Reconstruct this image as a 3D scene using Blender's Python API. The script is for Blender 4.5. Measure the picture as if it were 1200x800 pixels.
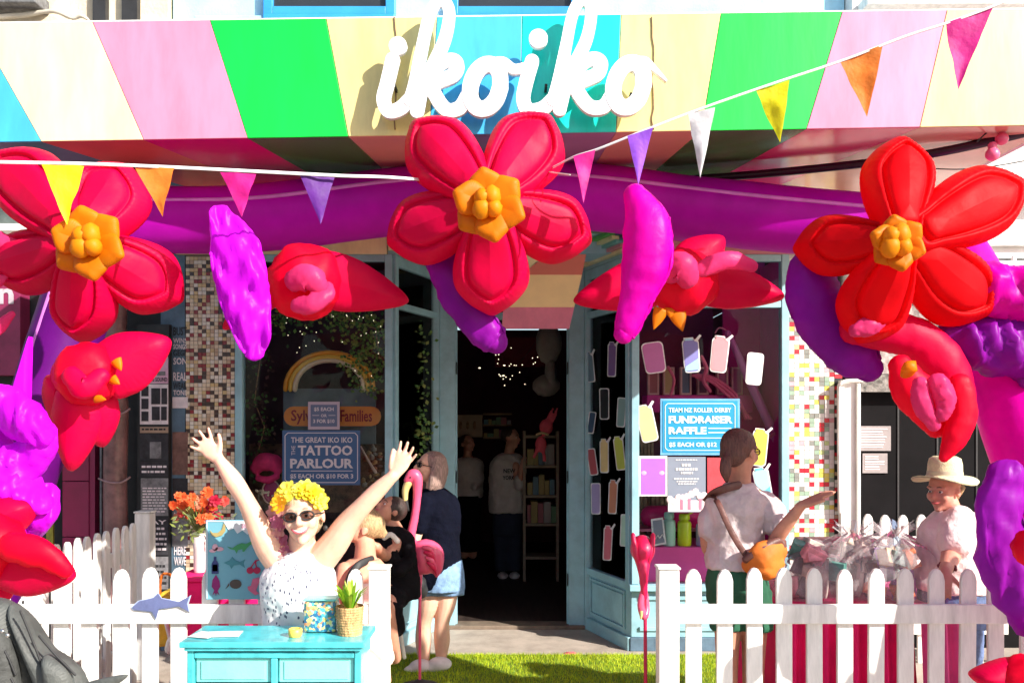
import bpy, bmesh, math, random
import numpy as np
from mathutils import Vector, Matrix, Euler, noise
random.seed(7)
sc = bpy.context.scene
for o in list(bpy.data.objects): bpy.data.objects.remove(o)
PI = math.pi
# ---------------------------------------------------------------- camera, sky, sun, exposure
CAMZ = 1.7
cd = bpy.data.cameras.new('camera'); cam = bpy.data.objects.new('camera', cd); sc.collection.objects.link(cam)
cam.location = (0, 0, CAMZ); cam.rotation_euler = (PI/2, 0, 0)
cd.sensor_width = 36; cd.lens = 30; cd.shift_y = 95/1200; cd.clip_end = 500; cd.clip_start = 0.05
sc.camera = cam
sun_dir = Vector((1.25, -1.0, 0.92)).normalized()          # towards the sun
w = bpy.data.worlds.new("World"); sc.world = w; w.use_nodes = True
nt = w.node_tree; bg = nt.nodes['Background']
sky = nt.nodes.new('ShaderNodeTexSky'); sky.sky_type = 'NISHITA'; sky.sun_disc = False
sky.sun_elevation = math.asin(sun_dir.z); sky.sun_rotation = math.atan2(sun_dir.x, sun_dir.y)
sky.dust_density = 1.5
nt.links.new(sky.outputs[0], bg.inputs[0]); bg.inputs[1].default_value = 0.11
ld = bpy.data.lights.new('sun', 'SUN'); sun = bpy.data.objects.new('sun', ld); sc.collection.objects.link(sun)
ld.energy = 5.0; ld.angle = math.radians(0.5); ld.color = (1, 0.94, 0.85)
sun.rotation_euler = sun_dir.to_track_quat('Z', 'Y').to_euler()
sc.view_settings.view_transform = 'Standard'; sc.view_settings.look = 'None'
sc.view_settings.exposure = 0.88; sc.view_settings.gamma = 1
try: sc.view_settings.use_curve_mapping = False
except Exception: pass

# ---------------------------------------------------------------- helpers
C = sc.collection
def at(px, py, Y): return Vector(((px-600)/1000*Y, Y, CAMZ-(py-495)/1000*Y))
def V(*a): return Vector(a)

MATS = {}
def mat(name, col, rough=0.6, var=0.12, scale=8, bump=0.15, bscale=60, metal=0, coat=0, transl=0, sss=0, emit=0,
        sheen=0, spec=0.5, col2=None, thr=None, alpha=1, stretch=None, tcol=None, dist=0.01):
    if name in MATS: return MATS[name]
    m = bpy.data.materials.new(name); m.use_nodes = True; t = m.node_tree; N = t.nodes; L = t.links
    p = N['Principled BSDF']; out = N['Material Output']
    tc = N.new('ShaderNodeTexCoord'); vec = tc.outputs['Object']
    if stretch:
        mp = N.new('ShaderNodeMapping'); mp.inputs['Scale'].default_value = stretch
        L.new(vec, mp.inputs[0]); vec = mp.outputs[0]
    n = N.new('ShaderNodeTexNoise'); n.inputs['Scale'].default_value = scale; n.inputs['Detail'].default_value = 6
    n.inputs['Roughness'].default_value = 0.65; L.new(vec, n.inputs['Vector'])
    r = N.new('ShaderNodeValToRGB')
    c2 = col2 if col2 else tuple(max(0, c*(1-var*2.2)) for c in col)
    c1 = col if col2 else tuple(min(1, c*(1+var*0.6)) for c in col)
    r.color_ramp.elements[0].color = (*c2, 1); r.color_ramp.elements[1].color = (*c1, 1)
    r.color_ramp.elements[0].position = 0.28 if not thr else thr-0.03
    r.color_ramp.elements[1].position = 0.62 if not thr else thr+0.03
    L.new(n.outputs[0], r.inputs[0]); L.new(r.outputs[0], p.inputs['Base Color'])
    p.inputs['Roughness'].default_value = rough; p.inputs['Metallic'].default_value = metal
    p.inputs['Specular IOR Level'].default_value = spec
    p.inputs['Coat Weight'].default_value = coat; p.inputs['Coat Roughness'].default_value = 0.08
    if sheen: p.inputs['Sheen Weight'].default_value = sheen
    if sss:
        p.inputs['Subsurface Weight'].default_value = sss; p.inputs['Subsurface Radius'].default_value = (0.02, 0.008, 0.004)
        p.inputs['Subsurface Scale'].default_value = 0.6
    if emit:
        L.new(r.outputs[0], p.inputs['Emission Color']); p.inputs['Emission Strength'].default_value = emit
    if alpha < 1: p.inputs['Alpha'].default_value = alpha
    if bump:
        b = N.new('ShaderNodeTexNoise'); b.inputs['Scale'].default_value = bscale; b.inputs['Detail'].default_value = 4
        L.new(vec, b.inputs['Vector'])
        bp = N.new('ShaderNodeBump'); bp.inputs['Strength'].default_value = bump; bp.inputs['Distance'].default_value = dist
        L.new(b.outputs[0], bp.inputs['Height']); L.new(bp.outputs[0], p.inputs['Normal'])
    if transl:
        tr = N.new('ShaderNodeBsdfTranslucent')
        if tcol: tr.inputs[0].default_value = (*tcol, 1)
        else: L.new(r.outputs[0], tr.inputs[0])
        mx = N.new('ShaderNodeMixShader'); mx.inputs[0].default_value = transl
        L.new(p.outputs[0], mx.inputs[1]); L.new(tr.outputs[0], mx.inputs[2]); L.new(mx.outputs[0], out.inputs[0])
    MATS[name] = m; return m
def glass_mat(name, tint=(0.93, 0.97, 0.97), refl=0.05, rough=0.0, opac=0.0, ocol=(1, 1, 1)):
    m = bpy.data.materials.new(name); m.use_nodes = True; t = m.node_tree; N = t.nodes; L = t.links
    N.remove(N['Principled BSDF']); out = N['Material Output']
    tr = N.new('ShaderNodeBsdfTransparent'); tr.inputs[0].default_value = (*tint, 1)
    gl = N.new('ShaderNodeBsdfGlossy'); gl.inputs['Roughness'].default_value = rough
    fr = N.new('ShaderNodeFresnel'); fr.inputs[0].default_value = 1.2
    tc = N.new('ShaderNodeTexCoord'); nn = N.new('ShaderNodeTexNoise'); nn.inputs['Scale'].default_value = 2.2
    L.new(tc.outputs['Object'], nn.inputs['Vector'])
    bp = N.new('ShaderNodeBump'); bp.inputs['Strength'].default_value = 0.05; bp.inputs['Distance'].default_value = 0.02
    L.new(nn.outputs[0], bp.inputs['Height']); L.new(bp.outputs[0], gl.inputs['Normal'])
    mx = N.new('ShaderNodeMixShader'); L.new(fr.outputs[0], mx.inputs[0]); L.new(tr.outputs[0], mx.inputs[1]); L.new(gl.outputs[0], mx.inputs[2])
    last = mx
    if opac:
        df = N.new('ShaderNodeBsdfDiffuse'); df.inputs[0].default_value = (*ocol, 1)
        m2 = N.new('ShaderNodeMixShader'); m2.inputs[0].default_value = opac
        L.new(mx.outputs[0], m2.inputs[1]); L.new(df.outputs[0], m2.inputs[2]); last = m2
    L.new(last.outputs[0], out.inputs[0]); return m

def catmull(P, R, k):
    """resample points P (vectors) and radii tuples R with k steps per segment"""
    out, ro = [], []
    n = len(P)
    for i in range(n-1):
        p0 = P[max(i-1, 0)]; p1 = P[i]; p2 = P[i+1]; p3 = P[min(i+2, n-1)]
        r0 = R[max(i-1, 0)]; r1 = R[i]; r2 = R[i+1]; r3 = R[min(i+2, n-1)]
        for s in range(k):
            t = s/k
            f = lambda a, b, c, d: 0.5*((2*b)+(-a+c)*t+(2*a-5*b+4*c-d)*t*t+(-a+3*b-3*c+d)*t**3)
            out.append(Vector([f(p0[j], p1[j], p2[j], p3[j]) for j in range(3)]))
            ro.append(tuple(max(1e-4, f(r0[j], r1[j], r2[j], r3[j])) for j in range(2)))
    out.append(P[-1].copy()); ro.append(R[-1]); return out, ro

class MB:
    def __init__(s): s.v = []; s.f = []; s.mi = []; s.m = 0; s.smooth = False; s.sm = []
    def add(s, vs, fs, smooth=None):
        b = len(s.v); s.v += [tuple(x) for x in vs]
        for f in fs: s.f.append(tuple(b+i for i in f)); s.mi.append(s.m); s.sm.append(s.smooth if smooth is None else smooth)
    def box(s, x0, x1, y0, y1, z0, z1):
        s.add([(x0,y0,z0),(x1,y0,z0),(x1,y1,z0),(x0,y1,z0),(x0,y0,z1),(x1,y0,z1),(x1,y1,z1),(x0,y1,z1)],
              [(0,3,2,1),(4,5,6,7),(0,1,5,4),(1,2,6,5),(2,3,7,6),(3,0,4,7)], False); return s
    def obox(s, c, ax, ay, az, dx, dy, dz):
        c = Vector(c); vs = []
        for k in (-1, 1):
            for a, b in ((-1,-1),(1,-1),(1,1),(-1,1)): vs.append(c+ax*a*dx/2+ay*b*dy/2+az*k*dz/2)
        s.add(vs, [(0,3,2,1),(4,5,6,7),(0,1,5,4),(1,2,6,5),(2,3,7,6),(3,0,4,7)], False); return s
    def beam(s, a, b, wx, wy, up=None):
        a = Vector(a); b = Vector(b); t = (b-a).normalized()
        ref = Vector((0,1,0)) if abs(t.y) < 0.9 else Vector((0,0,1))
        sd = t.cross(ref).normalized(); dp = t.cross(sd).normalized()
        s.obox((a+b)/2, sd, dp, t, wx, wy, (b-a).length); return s
    def prism(s, poly, y0, y1, smooth=False):
        """poly list of (x,z); y0<y1"""
        n = len(poly)
        vs = [(x, y0, z) for x, z in poly]+[(x, y1, z) for x, z in poly]
        fs = [tuple(range(n)), tuple(range(2*n-1, n-1, -1))]+[(i, i+n, (i+1) % n+n, (i+1) % n) for i in range(n)]
        s.add(vs, fs, smooth); return s
    def gprism(s, front, off, smooth=False):
        n = len(front); off = Vector(off)
        vs = [Vector(p) for p in front]+[Vector(p)+off for p in front]
        s.add(vs, [tuple(range(n)), tuple(range(2*n-1, n-1, -1))]+[(i, i+n, (i+1) % n+n, (i+1) % n) for i in range(n)], smooth); return s
    def tube(s, P, R, n=12, ref=(0,1,0), k=4, rnd=True, wr=0, wf=9, seed=0, power=1):
        P = [Vector(p) for p in P]; R = [(r, r) if not isinstance(r, (tuple, list)) else tuple(r) for r in R]
        if k > 1: P, R = catmull(P, R, k)
        ref0 = Vector(ref).normalized()
        L = [0]
        for i in range(1, len(P)): L.append(L[-1]+(P[i]-P[i-1]).length)
        if rnd:   # rounded ends: extra rings
            P2, R2 = [], []
            t0 = (P[0]-P[1]).normalized(); t1 = (P[-1]-P[-2]).normalized()
            for a in (80, 55, 30): 
                c = math.cos(math.radians(a)); si = math.sin(math.radians(a))
                P2.append(P[0]+t0*max(R[0])*si*0.9); R2.append((R[0][0]*c, R[0][1]*c))
            P2 += P; R2 += R
            for a in (30, 55, 80):
                c = math.cos(math.radians(a)); si = math.sin(math.radians(a))
                P2.append(P[-1]+t1*max(R[-1])*si*0.9); R2.append((R[-1][0]*c, R[-1][1]*c))
            P, R = P2, R2
        vs = []; fs = []; m = len(P)
        for i in range(m):
            t = (P[min(i+1, m-1)]-P[max(i-1, 0)]).normalized()
            rf = ref0 if abs(t.dot(ref0)) < 0.95 else Vector((0.01, 0, 1)).normalized() if abs(ref0.z) < 0.9 else Vector((1, 0, 0))
            sd = t.cross(rf).normalized(); dp = t.cross(sd).normalized()
            for j in range(n):
                a = 2*PI*j/n; q = 1
                if wr:
                    q = 1+wr*noise.noise(Vector((math.cos(a)*1.6, math.sin(a)*1.6, i*0.35+seed*7.1)))*1.5+wr*0.8*noise.noise(Vector((math.cos(a)*4, math.sin(a)*4, i*0.9+seed*3)))
                ca, sa = math.cos(a), math.sin(a)
                if power != 1:
                    ca = math.copysign(abs(ca)**power, ca); sa = math.copysign(abs(sa)**power, sa)
                vs.append(P[i]+sd*ca*R[i][0]*q+dp*sa*R[i][1]*q)
        for i in range(m-1):
            for j in range(n):
                fs.append((i*n+j, i*n+(j+1) % n, (i+1)*n+(j+1) % n, (i+1)*n+j))
        fs.append(tuple(range(n-1, -1, -1))); fs.append(tuple((m-1)*n+j for j in range(n)))
        s.add(vs, fs, True); return s
    def stack(s, rings, yaw=0, n=20, k=4, tilt=None):
        """horizontal ellipses (centre, a, b) going up"""
        P = [Vector(r[0]) for r in rings]; R = [(r[1], r[2]) for r in rings]
        P, R = catmull(P, R, k)
        vs = []; fs = []; m = len(P); cy, sy = math.cos(yaw), math.sin(yaw)
        for i in range(m):
            for j in range(n):
                a = 2*PI*j/n; x = R[i][0]*math.cos(a); y = R[i][1]*math.sin(a)
                vs.append((P[i].x+x*cy-y*sy, P[i].y+x*sy+y*cy, P[i].z))
        for i in range(m-1):
            for j in range(n): fs.append((i*n+j, i*n+(j+1) % n, (i+1)*n+(j+1) % n, (i+1)*n+j))
        fs.append(tuple(range(n-1, -1, -1))); fs.append(tuple((m-1)*n+j for j in range(n)))
        s.add(vs, fs, True); return s
    def ell(s, c, r, n=14, M=None, wr=0, seed=0):
        if not isinstance(r, (tuple, list)): r = (r, r, r)
        c = Vector(c); vs = []; fs = []; h = n//2
        for i in range(h+1):
            ph = PI*i/h
            for j in range(n):
                a = 2*PI*j/n
                d = Vector((math.sin(ph)*math.cos(a), math.sin(ph)*math.sin(a), math.cos(ph)))
                q = 1+(wr*noise.noise(d*2.2+Vector((seed*5.3, 0, 0)))*2 if wr else 0)
                p = Vector((d.x*r[0]*q, d.y*r[1]*q, d.z*r[2]*q))
                if M is not None: p = M @ p
                vs.append(c+p)
        for i in range(h):
            for j in range(n):
                a, b, c2, d2 = i*n+j, i*n+(j+1) % n, (i+1)*n+(j+1) % n, (i+1)*n+j
                if i == 0: fs.append((a, c2, d2))
                elif i == h-1: fs.append((a, b, c2))
                else: fs.append((a, b, c2, d2))
        s.add(vs, [f[::-1] for f in fs], True); return s
    def lathe(s, base, prof, n=20, axis=None, cap=True, smooth=True):
        base = Vector(base); M = Matrix.Identity(3)
        if axis is not None: M = Vector(axis).to_track_quat('Z', 'Y').to_matrix()
        vs = []; fs = []
        for r, z in prof:
            for j in range(n):
                a = 2*PI*j/n; vs.append(base+M @ Vector((r*math.cos(a), r*math.sin(a), z)))
        m = len(prof)
        for i in range(m-1):
            for j in range(n): fs.append((i*n+j, i*n+(j+1) % n, (i+1)*n+(j+1) % n, (i+1)*n+j))
        s.add(vs, fs, smooth)
        if cap:
            s.add(vs[:n], [tuple(range(n-1, -1, -1))], False); s.add(vs[-n:], [tuple(range(n))], False)
        return s
    def pillow(s, out, A, B, T, bow=None, rim=True, pucker=0.06, N=110, seed=0, tilt=Vector((0,0,0)), nrm=(0,-1,0), flat=1.0):
        """inflated shape: closed outline (3D points near a plane), spine A-B, thickness T, nrm towards the front"""
        out = [Vector(p) for p in out]; A = Vector(A); B = Vector(B); nrm = Vector(nrm).normalized()
        m = len(out); O = []
        for i in range(m):
            p0, p1, p2, p3 = out[i-1], out[i], out[(i+1) % m], out[(i+2) % m]
            kk = max(2, N//m)
            for q in range(kk):
                t = q/kk
                O.append(0.5*((2*p1)+(-p0+p2)*t+(2*p0-5*p1+4*p2-p3)*t*t+(-p0+3*p1-3*p2+p3)*t**3))
        n = len(O); AB = B-A; L2 = max(AB.length_squared, 1e-9)
        S = []
        for p in O:
            t = .5+.5*math.tanh(((p-A).dot(AB)/L2-.5)*1.9); S.append(A+AB*t)
        prof = [0, .18, .34, .45, .51, .55, .58, .61, .65, .70, .77, .85, .92, .97, 1.0]
        def h(u):
            if rim:
                dome = math.sqrt(max(0, 1-u**2.6))
                return dome*(.82-.22*math.exp(-((u-.60)/.06)**2)+.06*math.exp(-((u-.78)/.12)**2))
            return math.sqrt(max(0, 1-u*u))
        vs = []; fs = []; wn = 40
        def ring(u, side):
            for i in range(n):
                p = S[i].lerp(O[i], u)
                hh = h(u) if side > 0 else math.sqrt(max(0, 1-u*u))*0.8
                pk = 1+pucker*math.sin(i*PI*2/n*wn+3*noise.noise(p*6+Vector((seed, 0, 0))))*(max(0, u-0.55)*2)
                pk += 0.25*noise.noise(p*5+Vector((seed*3, seed, 0)))
                d = nrm*(T*hh*pk*side)
                if bow: d = d+bow(p)
                vs.append(p+d)
        for u in prof: ring(u, 1)
        nb = [0.95, 0.8, 0.6, 0.3, 0]
        for u in nb: ring(u, -1)
        K = len(prof)+len(nb)
        for i in range(K-1):
            for j in range(n): fs.append((i*n+j, i*n+(j+1) % n, (i+1)*n+(j+1) % n, (i+1)*n+j))
        s.add(vs, fs, True); return s
    def mesh(s, name, off=Vector((0,0,0))):
        me = bpy.data.meshes.new(name)
        me.from_pydata([(x-off.x, y-off.y, z-off.z) for x, y, z in s.v], [], s.f)
        me.polygons.foreach_set('use_smooth', s.sm); me.polygons.foreach_set('material_index', s.mi)
        me.update(); return me

def wloc(o):
    p = Vector((0,0,0))
    while o is not None: p += o.location; o = o.parent
    return p
def tag(o, label=None, cat=None, group=None, kind=None):
    if label: o['label'] = label
    if cat: o['category'] = cat
    if group: o['group'] = group
    if kind: o['kind'] = kind
    return o
def thing(name, loc, label, cat, group=None):
    o = bpy.data.objects.new(name, None); C.objects.link(o); o.location = Vector(loc); o.empty_display_size = 0.1
    return tag(o, label, cat, group)
def link(name, m, mats, parent=None, bevel=0, recalc=True, remesh=0, smooth=2, sub=0, org=None, disp=0):
    if parent is not None: off = wloc(parent)
    elif org is not None: off = Vector(org)
    else:
        xs = [v[0] for v in m.v]; ys = [v[1] for v in m.v]; zs = [v[2] for v in m.v]
        off = Vector(((min(xs)+max(xs))/2, (min(ys)+max(ys))/2, min(zs)))
    me = m.mesh(name, off)
    if not isinstance(mats, (list, tuple)): mats = [mats]
    if recalc:
        bm = bmesh.new(); bm.from_mesh(me); bmesh.ops.recalc_face_normals(bm, faces=bm.faces); bm.to_mesh(me); bm.free()
    for x in mats: me.materials.append(x)
    o = bpy.data.objects.new(name, me); C.objects.link(o)
    if remesh:
        md = o.modifiers.new('r', 'REMESH'); md.mode = 'VOXEL'; md.voxel_size = remesh; md.use_smooth_shade = True
        if smooth:
            sm = o.modifiers.new('s', 'SMOOTH'); sm.factor = 0.6; sm.iterations = smooth
        if disp:
            tx = bpy.data.textures.new('folds', 'CLOUDS'); tx.noise_scale = 0.07; tx.noise_depth = 2
            dm = o.modifiers.new('d', 'DISPLACE'); dm.texture = tx; dm.strength = disp; dm.mid_level = 0.3; dm.texture_coords = 'LOCAL'
        dg = bpy.context.evaluated_depsgraph_get(); ev = o.evaluated_get(dg)
        me2 = bpy.data.meshes.new_from_object(ev); o.modifiers.clear(); o.data = me2; me2.name = name
        me2.materials.clear(); me2.materials.append(mats[0])
        me2.polygons.foreach_set('use_smooth', [True]*len(me2.polygons))
    if bevel:
        b = o.modifiers.new('bevel', 'BEVEL'); b.width = bevel; b.segments = 2; b.limit_method = 'ANGLE'; b.angle_limit = math.radians(40)
    if parent is not None: o.parent = parent
    else: o.location = off
    return o
def inst(src, name, wpos, parent, rot=None, scale=None):
    o = bpy.data.objects.new(name, src.data); C.objects.link(o)
    for md in src.modifiers:
        if md.type == 'BEVEL':
            b = o.modifiers.new('bevel', 'BEVEL'); b.width = md.width; b.segments = md.segments; b.limit_method = 'ANGLE'; b.angle_limit = md.angle_limit
    if parent is not None: o.parent = parent; o.location = Vector(wpos)-wloc(parent)
    else: o.location = Vector(wpos)
    if rot is not None: o.rotation_euler = rot
    if scale is not None: o.scale = scale
    return o
def struct(name, m, mats, **k):
    o = link(name, m, mats, **k); o['kind'] = 'structure'; return o

_txt = {}
def text_mb(m, s, px0, px1, py0, py1, Y, thick=0.002, bold=0.0, fit=True, to=None):
    """flat lettering fitted in a pixel box at depth Y, facing the street"""
    cu = bpy.data.curves.new('t', 'FONT'); cu.body = s; cu.size = 1; cu.offset = bold; cu.resolution_u = 2
    ob = bpy.data.objects.new('t', cu); C.objects.link(ob)
    dg = bpy.context.evaluated_depsgraph_get(); me = bpy.data.meshes.new_from_object(ob.evaluated_get(dg))
    vs = [v.co.copy() for v in me.vertices]; fs = [tuple(p.vertices) for p in me.polygons]
    bpy.data.objects.remove(ob); bpy.data.curves.remove(cu); bpy.data.meshes.remove(me)
    if not vs: return m
    x0 = min(v.x for v in vs); x1 = max(v.x for v in vs); y0 = min(v.y for v in vs); y1 = max(v.y for v in vs)
    a = at(px0, py1, Y); b = at(px1, py0, Y)
    f = to if to else (lambda u, v: Vector((a.x+(b.x-a.x)*u, Y, a.z+(b.z-a.z)*v)))
    m.add([f((v.x-x0)/(x1-x0), (v.y-y0)/(y1-y0)) for v in vs], fs, False); return m

# ---------------------------------------------------------------- materials
cream = mat('cream paint', (.80,.68,.27), .35, .10, 5, .12, 9, coat=.3, stretch=(1.4,1.4,.35), dist=.01)
ivory = mat('ivory paint', (.84,.77,.45), .35, .10, 5, .12, 9, coat=.3, stretch=(1.4,1.4,.35), dist=.01)
pinkp = mat('pink paint', (.74,.24,.38), .35, .10, 5, .12, 9, coat=.3, stretch=(1.4,1.4,.35), dist=.01)
greenp = mat('green paint', (.0,.74,.055), .35, .10, 5, .12, 9, coat=.3, stretch=(1.4,1.4,.35), dist=.01)
bluep = mat('sky blue paint', (.06,.44,.80), .35, .10, 5, .12, 9, coat=.3, stretch=(1.4,1.4,.35), dist=.01)
tealp = mat('teal paint', (.0,.68,.58), .35, .10, 5, .12, 9, coat=.3, stretch=(1.4,1.4,.35), dist=.01)
white = mat('white paint', (.82,.80,.76), .5, .12, 14, .35, 40, stretch=(1.6,1.6,.25), dist=.004)
offwhite = mat('aged white paint', (.80,.77,.72), .6, .14, 5, .25, 30)
frame = mat('pale blue joinery paint', (.30,.54,.63), .45, .10, 6, .12, 30, coat=.1)
trimblue = mat('blue gloss trim', (.03,.28,.70), .4, .08, 4, .08)
paleblue = mat('pale blue masonry paint', (.38,.68,.85), .6, .1, 4, .2)
slate = mat('dull blue grey paint', (.10,.17,.24), .6, .2, 6, .15)
RED = dict(rough=.5, var=.10, scale=3, bump=.35, bscale=12, transl=.30, spec=.16, dist=.012)
red = mat('crimson nylon', (.74,.0,.060), **RED, tcol=(.9,.0,.09))
redin = mat('scarlet nylon', (.80,.0,.03), **RED, tcol=(.95,.0,.04))
magenta = mat('magenta nylon', (.78,.01,.90), .4, .12, 4, .5, 11, transl=.4, spec=.16, dist=.012)
hotmag = mat('hot magenta nylon', (.80,.0,.46), .4, .12, 4, .5, 11, transl=.4, spec=.16, dist=.012)
purple = mat('purple nylon', (.34,.008,.42), .4, .15, 3, .4, 7, transl=.35, spec=.16, dist=.012)
tubem = mat('plum nylon', (.60,.005,.54), .45, .15, 1.5, .3, 5, transl=.35, spec=.16, dist=.012)
seam = mat('lilac seam tape', (.62,.16,.58), .4, .1, 8, .1)
yellowi = mat('amber nylon', (.80,.23,.002), .5, .1, 4, .3, 10, transl=.4, spec=.25)
yellowb = mat('golden nylon', (.88,.32,.004), .5, .08, 4, .2, 10, transl=.4, spec=.25)
skin = mat('fair skin', (.80,.47,.34), .5, .08, 12, .1, 150, sss=.12)
skin2 = mat('shade-brown skin', (.58,.27,.18), .5, .1, 12, .1, 150, sss=.1)  # brown-tan look of skin in shade, used as its base colour
dark = mat('dark interior', (.022,.016,.018), .8, .3, 4, .1)
black = mat('black paint', (.02,.02,.022), .6, .3, 5, .1)
wood = mat('brown wood', (.28,.16,.08), .6, .3, 6, .2, 30, stretch=(1, 1, 6))
glass = glass_mat('window glass')

# ---------------------------------------------------------------- the ground
g = MB(); g.box(-60, 60, -60, 1.0, -0.5, -0.12)
struct('road', g, mat('asphalt', (.055,.055,.058), .85, .25, 30, .5, 200))
g = MB(); g.box(-60, 60, 1.01, 7.2, -0.4, 0.0)
struct('pavement', g, mat('worn concrete paving', (.44,.37,.31), .8, .14, 5, .4, 90))
g = MB()
for x in np.arange(-6, 6, 0.9): g.box(x+.006, x+.894, 0.75, 1.005, -0.3, 0.004)
struct('kerb', g, mat('kerb stone', (.30,.29,.27), .8, .15, 8, .3), bevel=.01)
g = MB(); g.box(-0.95, 1.62, 3.7, 6.22, 0.001, 0.012)
struct('turf_base', g, mat('turf backing', (.14,.22,.015), .9, .2, 8, .2))
g = MB(); R = random.Random(3)
for i in range(42000):
    x = R.uniform(-0.94, 1.61); y = 6.21-2.2*R.random()**1.3; a = R.uniform(0, 6.28); h = R.uniform(.014, .030); q = .0022
    lx, ly = R.uniform(-.010, .010), R.uniform(-.010, .010)
    g.v += [(x-q*math.cos(a), y-q*math.sin(a), .012), (x+q*math.cos(a), y+q*math.sin(a), .012), (x+lx, y+ly, .012+h)]
    n = len(g.v); g.f.append((n-3, n-2, n-1)); g.mi.append(R.choice((0, 0, 1))); g.sm.append(False)
o = link('artificial_grass', g, [mat('lime turf fibre', (.58,.66,.02), .6, .2, 3, 0, transl=.3), mat('green turf fibre', (.30,.48,.02), .6, .25, 3, 0, transl=.3)], recalc=False)
tag(o, 'strip of bright green artificial grass in front of the shop door', 'grass', kind='stuff')

# ---------------------------------------------------------------- canopy with striped fascia
YF = 3.9
def fx(px): return (px-600)/1000*YF
def zb(X): return 3.02+.0162*X
def zt(X): return 3.556+.0136*X
bt = [-41, 48, 168, 290, 408, 503, 610, 722, 822, 945, 1078, 1241]
tp = [-41, -30, 108, 246, 382, 512, 612, 728, 845, 987, 1110, 1241]
cols = [bluep, ivory, pinkp, greenp, cream, bluep, tealp, cream, greenp, pinkp, cream]
can = thing('shop_canopy', (0, YF, 2.95), 'wide shop canopy with slanting candy coloured stripes along its fascia', 'canopy')
for i in range(11):
    m = MB(); g_ = 0.0015
    a, b, c, d = fx(bt[i])+g_, fx(bt[i+1])-g_, fx(tp[i+1])-g_, fx(tp[i])+g_
    m.prism([(a, zb(a)), (b, zb(b)), (c, zt(c)), (d, zt(d))], YF, YF+.03)
    link('fascia_panel', m, cols[i], can, bevel=.0015)
m = MB(); m.gprism([(-2.5, YF+.032, zt(-2.5)-.02), (2.5, YF+.032, zt(2.5)-.02), (2.5, YF+.032, zb(2.5)+.02), (-2.5, YF+.032, zb(-2.5)+.02)], (0, .05, 0))
m.gprism([(-2.5, YF, zt(-2.5)), (2.5, YF, zt(2.5)), (2.5, 6.33, 3.45), (-2.5, 6.33, 3.45)], (0, 0, .006))
link('canopy_top', m, white, can)
for sx in (-1, 1):
    m = MB(); X = 2.5*sx
    m.gprism([(X, YF+.031, zb(X)), (X, YF+.031, zt(X)), (X, 6.33, 3.45), (X, 6.33, 3.10)], (.03*sx, 0, 0))
    link('side_panel', m, pinkp if sx > 0 else slate, can)
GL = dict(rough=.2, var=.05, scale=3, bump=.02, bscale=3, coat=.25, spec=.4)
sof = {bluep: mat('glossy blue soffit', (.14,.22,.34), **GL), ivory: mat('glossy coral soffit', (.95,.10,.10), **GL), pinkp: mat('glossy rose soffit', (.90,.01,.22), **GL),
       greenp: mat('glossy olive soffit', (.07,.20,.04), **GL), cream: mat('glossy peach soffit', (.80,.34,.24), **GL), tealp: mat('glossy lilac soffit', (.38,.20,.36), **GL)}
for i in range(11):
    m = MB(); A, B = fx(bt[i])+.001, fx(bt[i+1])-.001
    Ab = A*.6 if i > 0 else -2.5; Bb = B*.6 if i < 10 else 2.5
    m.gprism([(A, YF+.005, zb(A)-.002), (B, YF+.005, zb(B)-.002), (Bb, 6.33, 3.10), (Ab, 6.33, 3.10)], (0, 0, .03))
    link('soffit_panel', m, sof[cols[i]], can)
# rolled cut lines and cables on the fascia
for px in (463, 765):
    m = MB(); R = random.Random(px); P = [at(px+R.uniform(-1.5, 1.5), y, YF-.004) for y in range(20, 156, 12)]
    m.tube(P, [.003]*len(P), n=6, rnd=False)
    link('joint_strip', m, wood, can)

# soffit over the entrance recess with radiating stripes
rc = thing('entrance_soffit', (0, 6.4, 2.9), 'striped ceiling bulkhead of pastel bands above the recessed shop door', 'soffit')
lowc = [frame, ivory, mat('muted rose', (.60,.26,.32), .5, .08, 4, .05), mat('muted teal', (.16,.45,.48), .5, .08, 4, .05), ivory, mat('muted green', (.10,.42,.10), .5, .08, 4, .05)]
for sx in (-1, 1):
    for i in range(6):
        z0 = 2.952+i*.027+.001; z1 = z0+.0255
        m = MB(); a = .10-i*.0125
        P = [(.925, 6.36), (.87, 6.37), (.60, 7.06), (.0, 7.06)]
        sl = .0
        for (p, q) in zip(P[:-1], P[1:]):
            d = Vector((q[0]-p[0], q[1]-p[1], 0)).normalized(); n_ = Vector((-d.y, d.x, 0))
            if n_.y > 0: n_ = -n_
            p3 = Vector((p[0], p[1], 0))+n_*(i*.035); q3 = Vector((q[0], q[1], 0))+n_*(i*.035)
            m.gprism([(p3.x*sx, p3.y, z0), (q3.x*sx, q3.y, z0), (q3.x*sx, q3.y, z1), (p3.x*sx, p3.y, z1)], (n_.x*-.06*sx, -n_.y*.06, 0))
        link('stripe_band', m, lowc[i], rc)
m = MB(); m.box(-.92, .92, 6.34, 7.2, 3.118, 3.15); link('ceiling_board', m, frame, rc)

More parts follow.
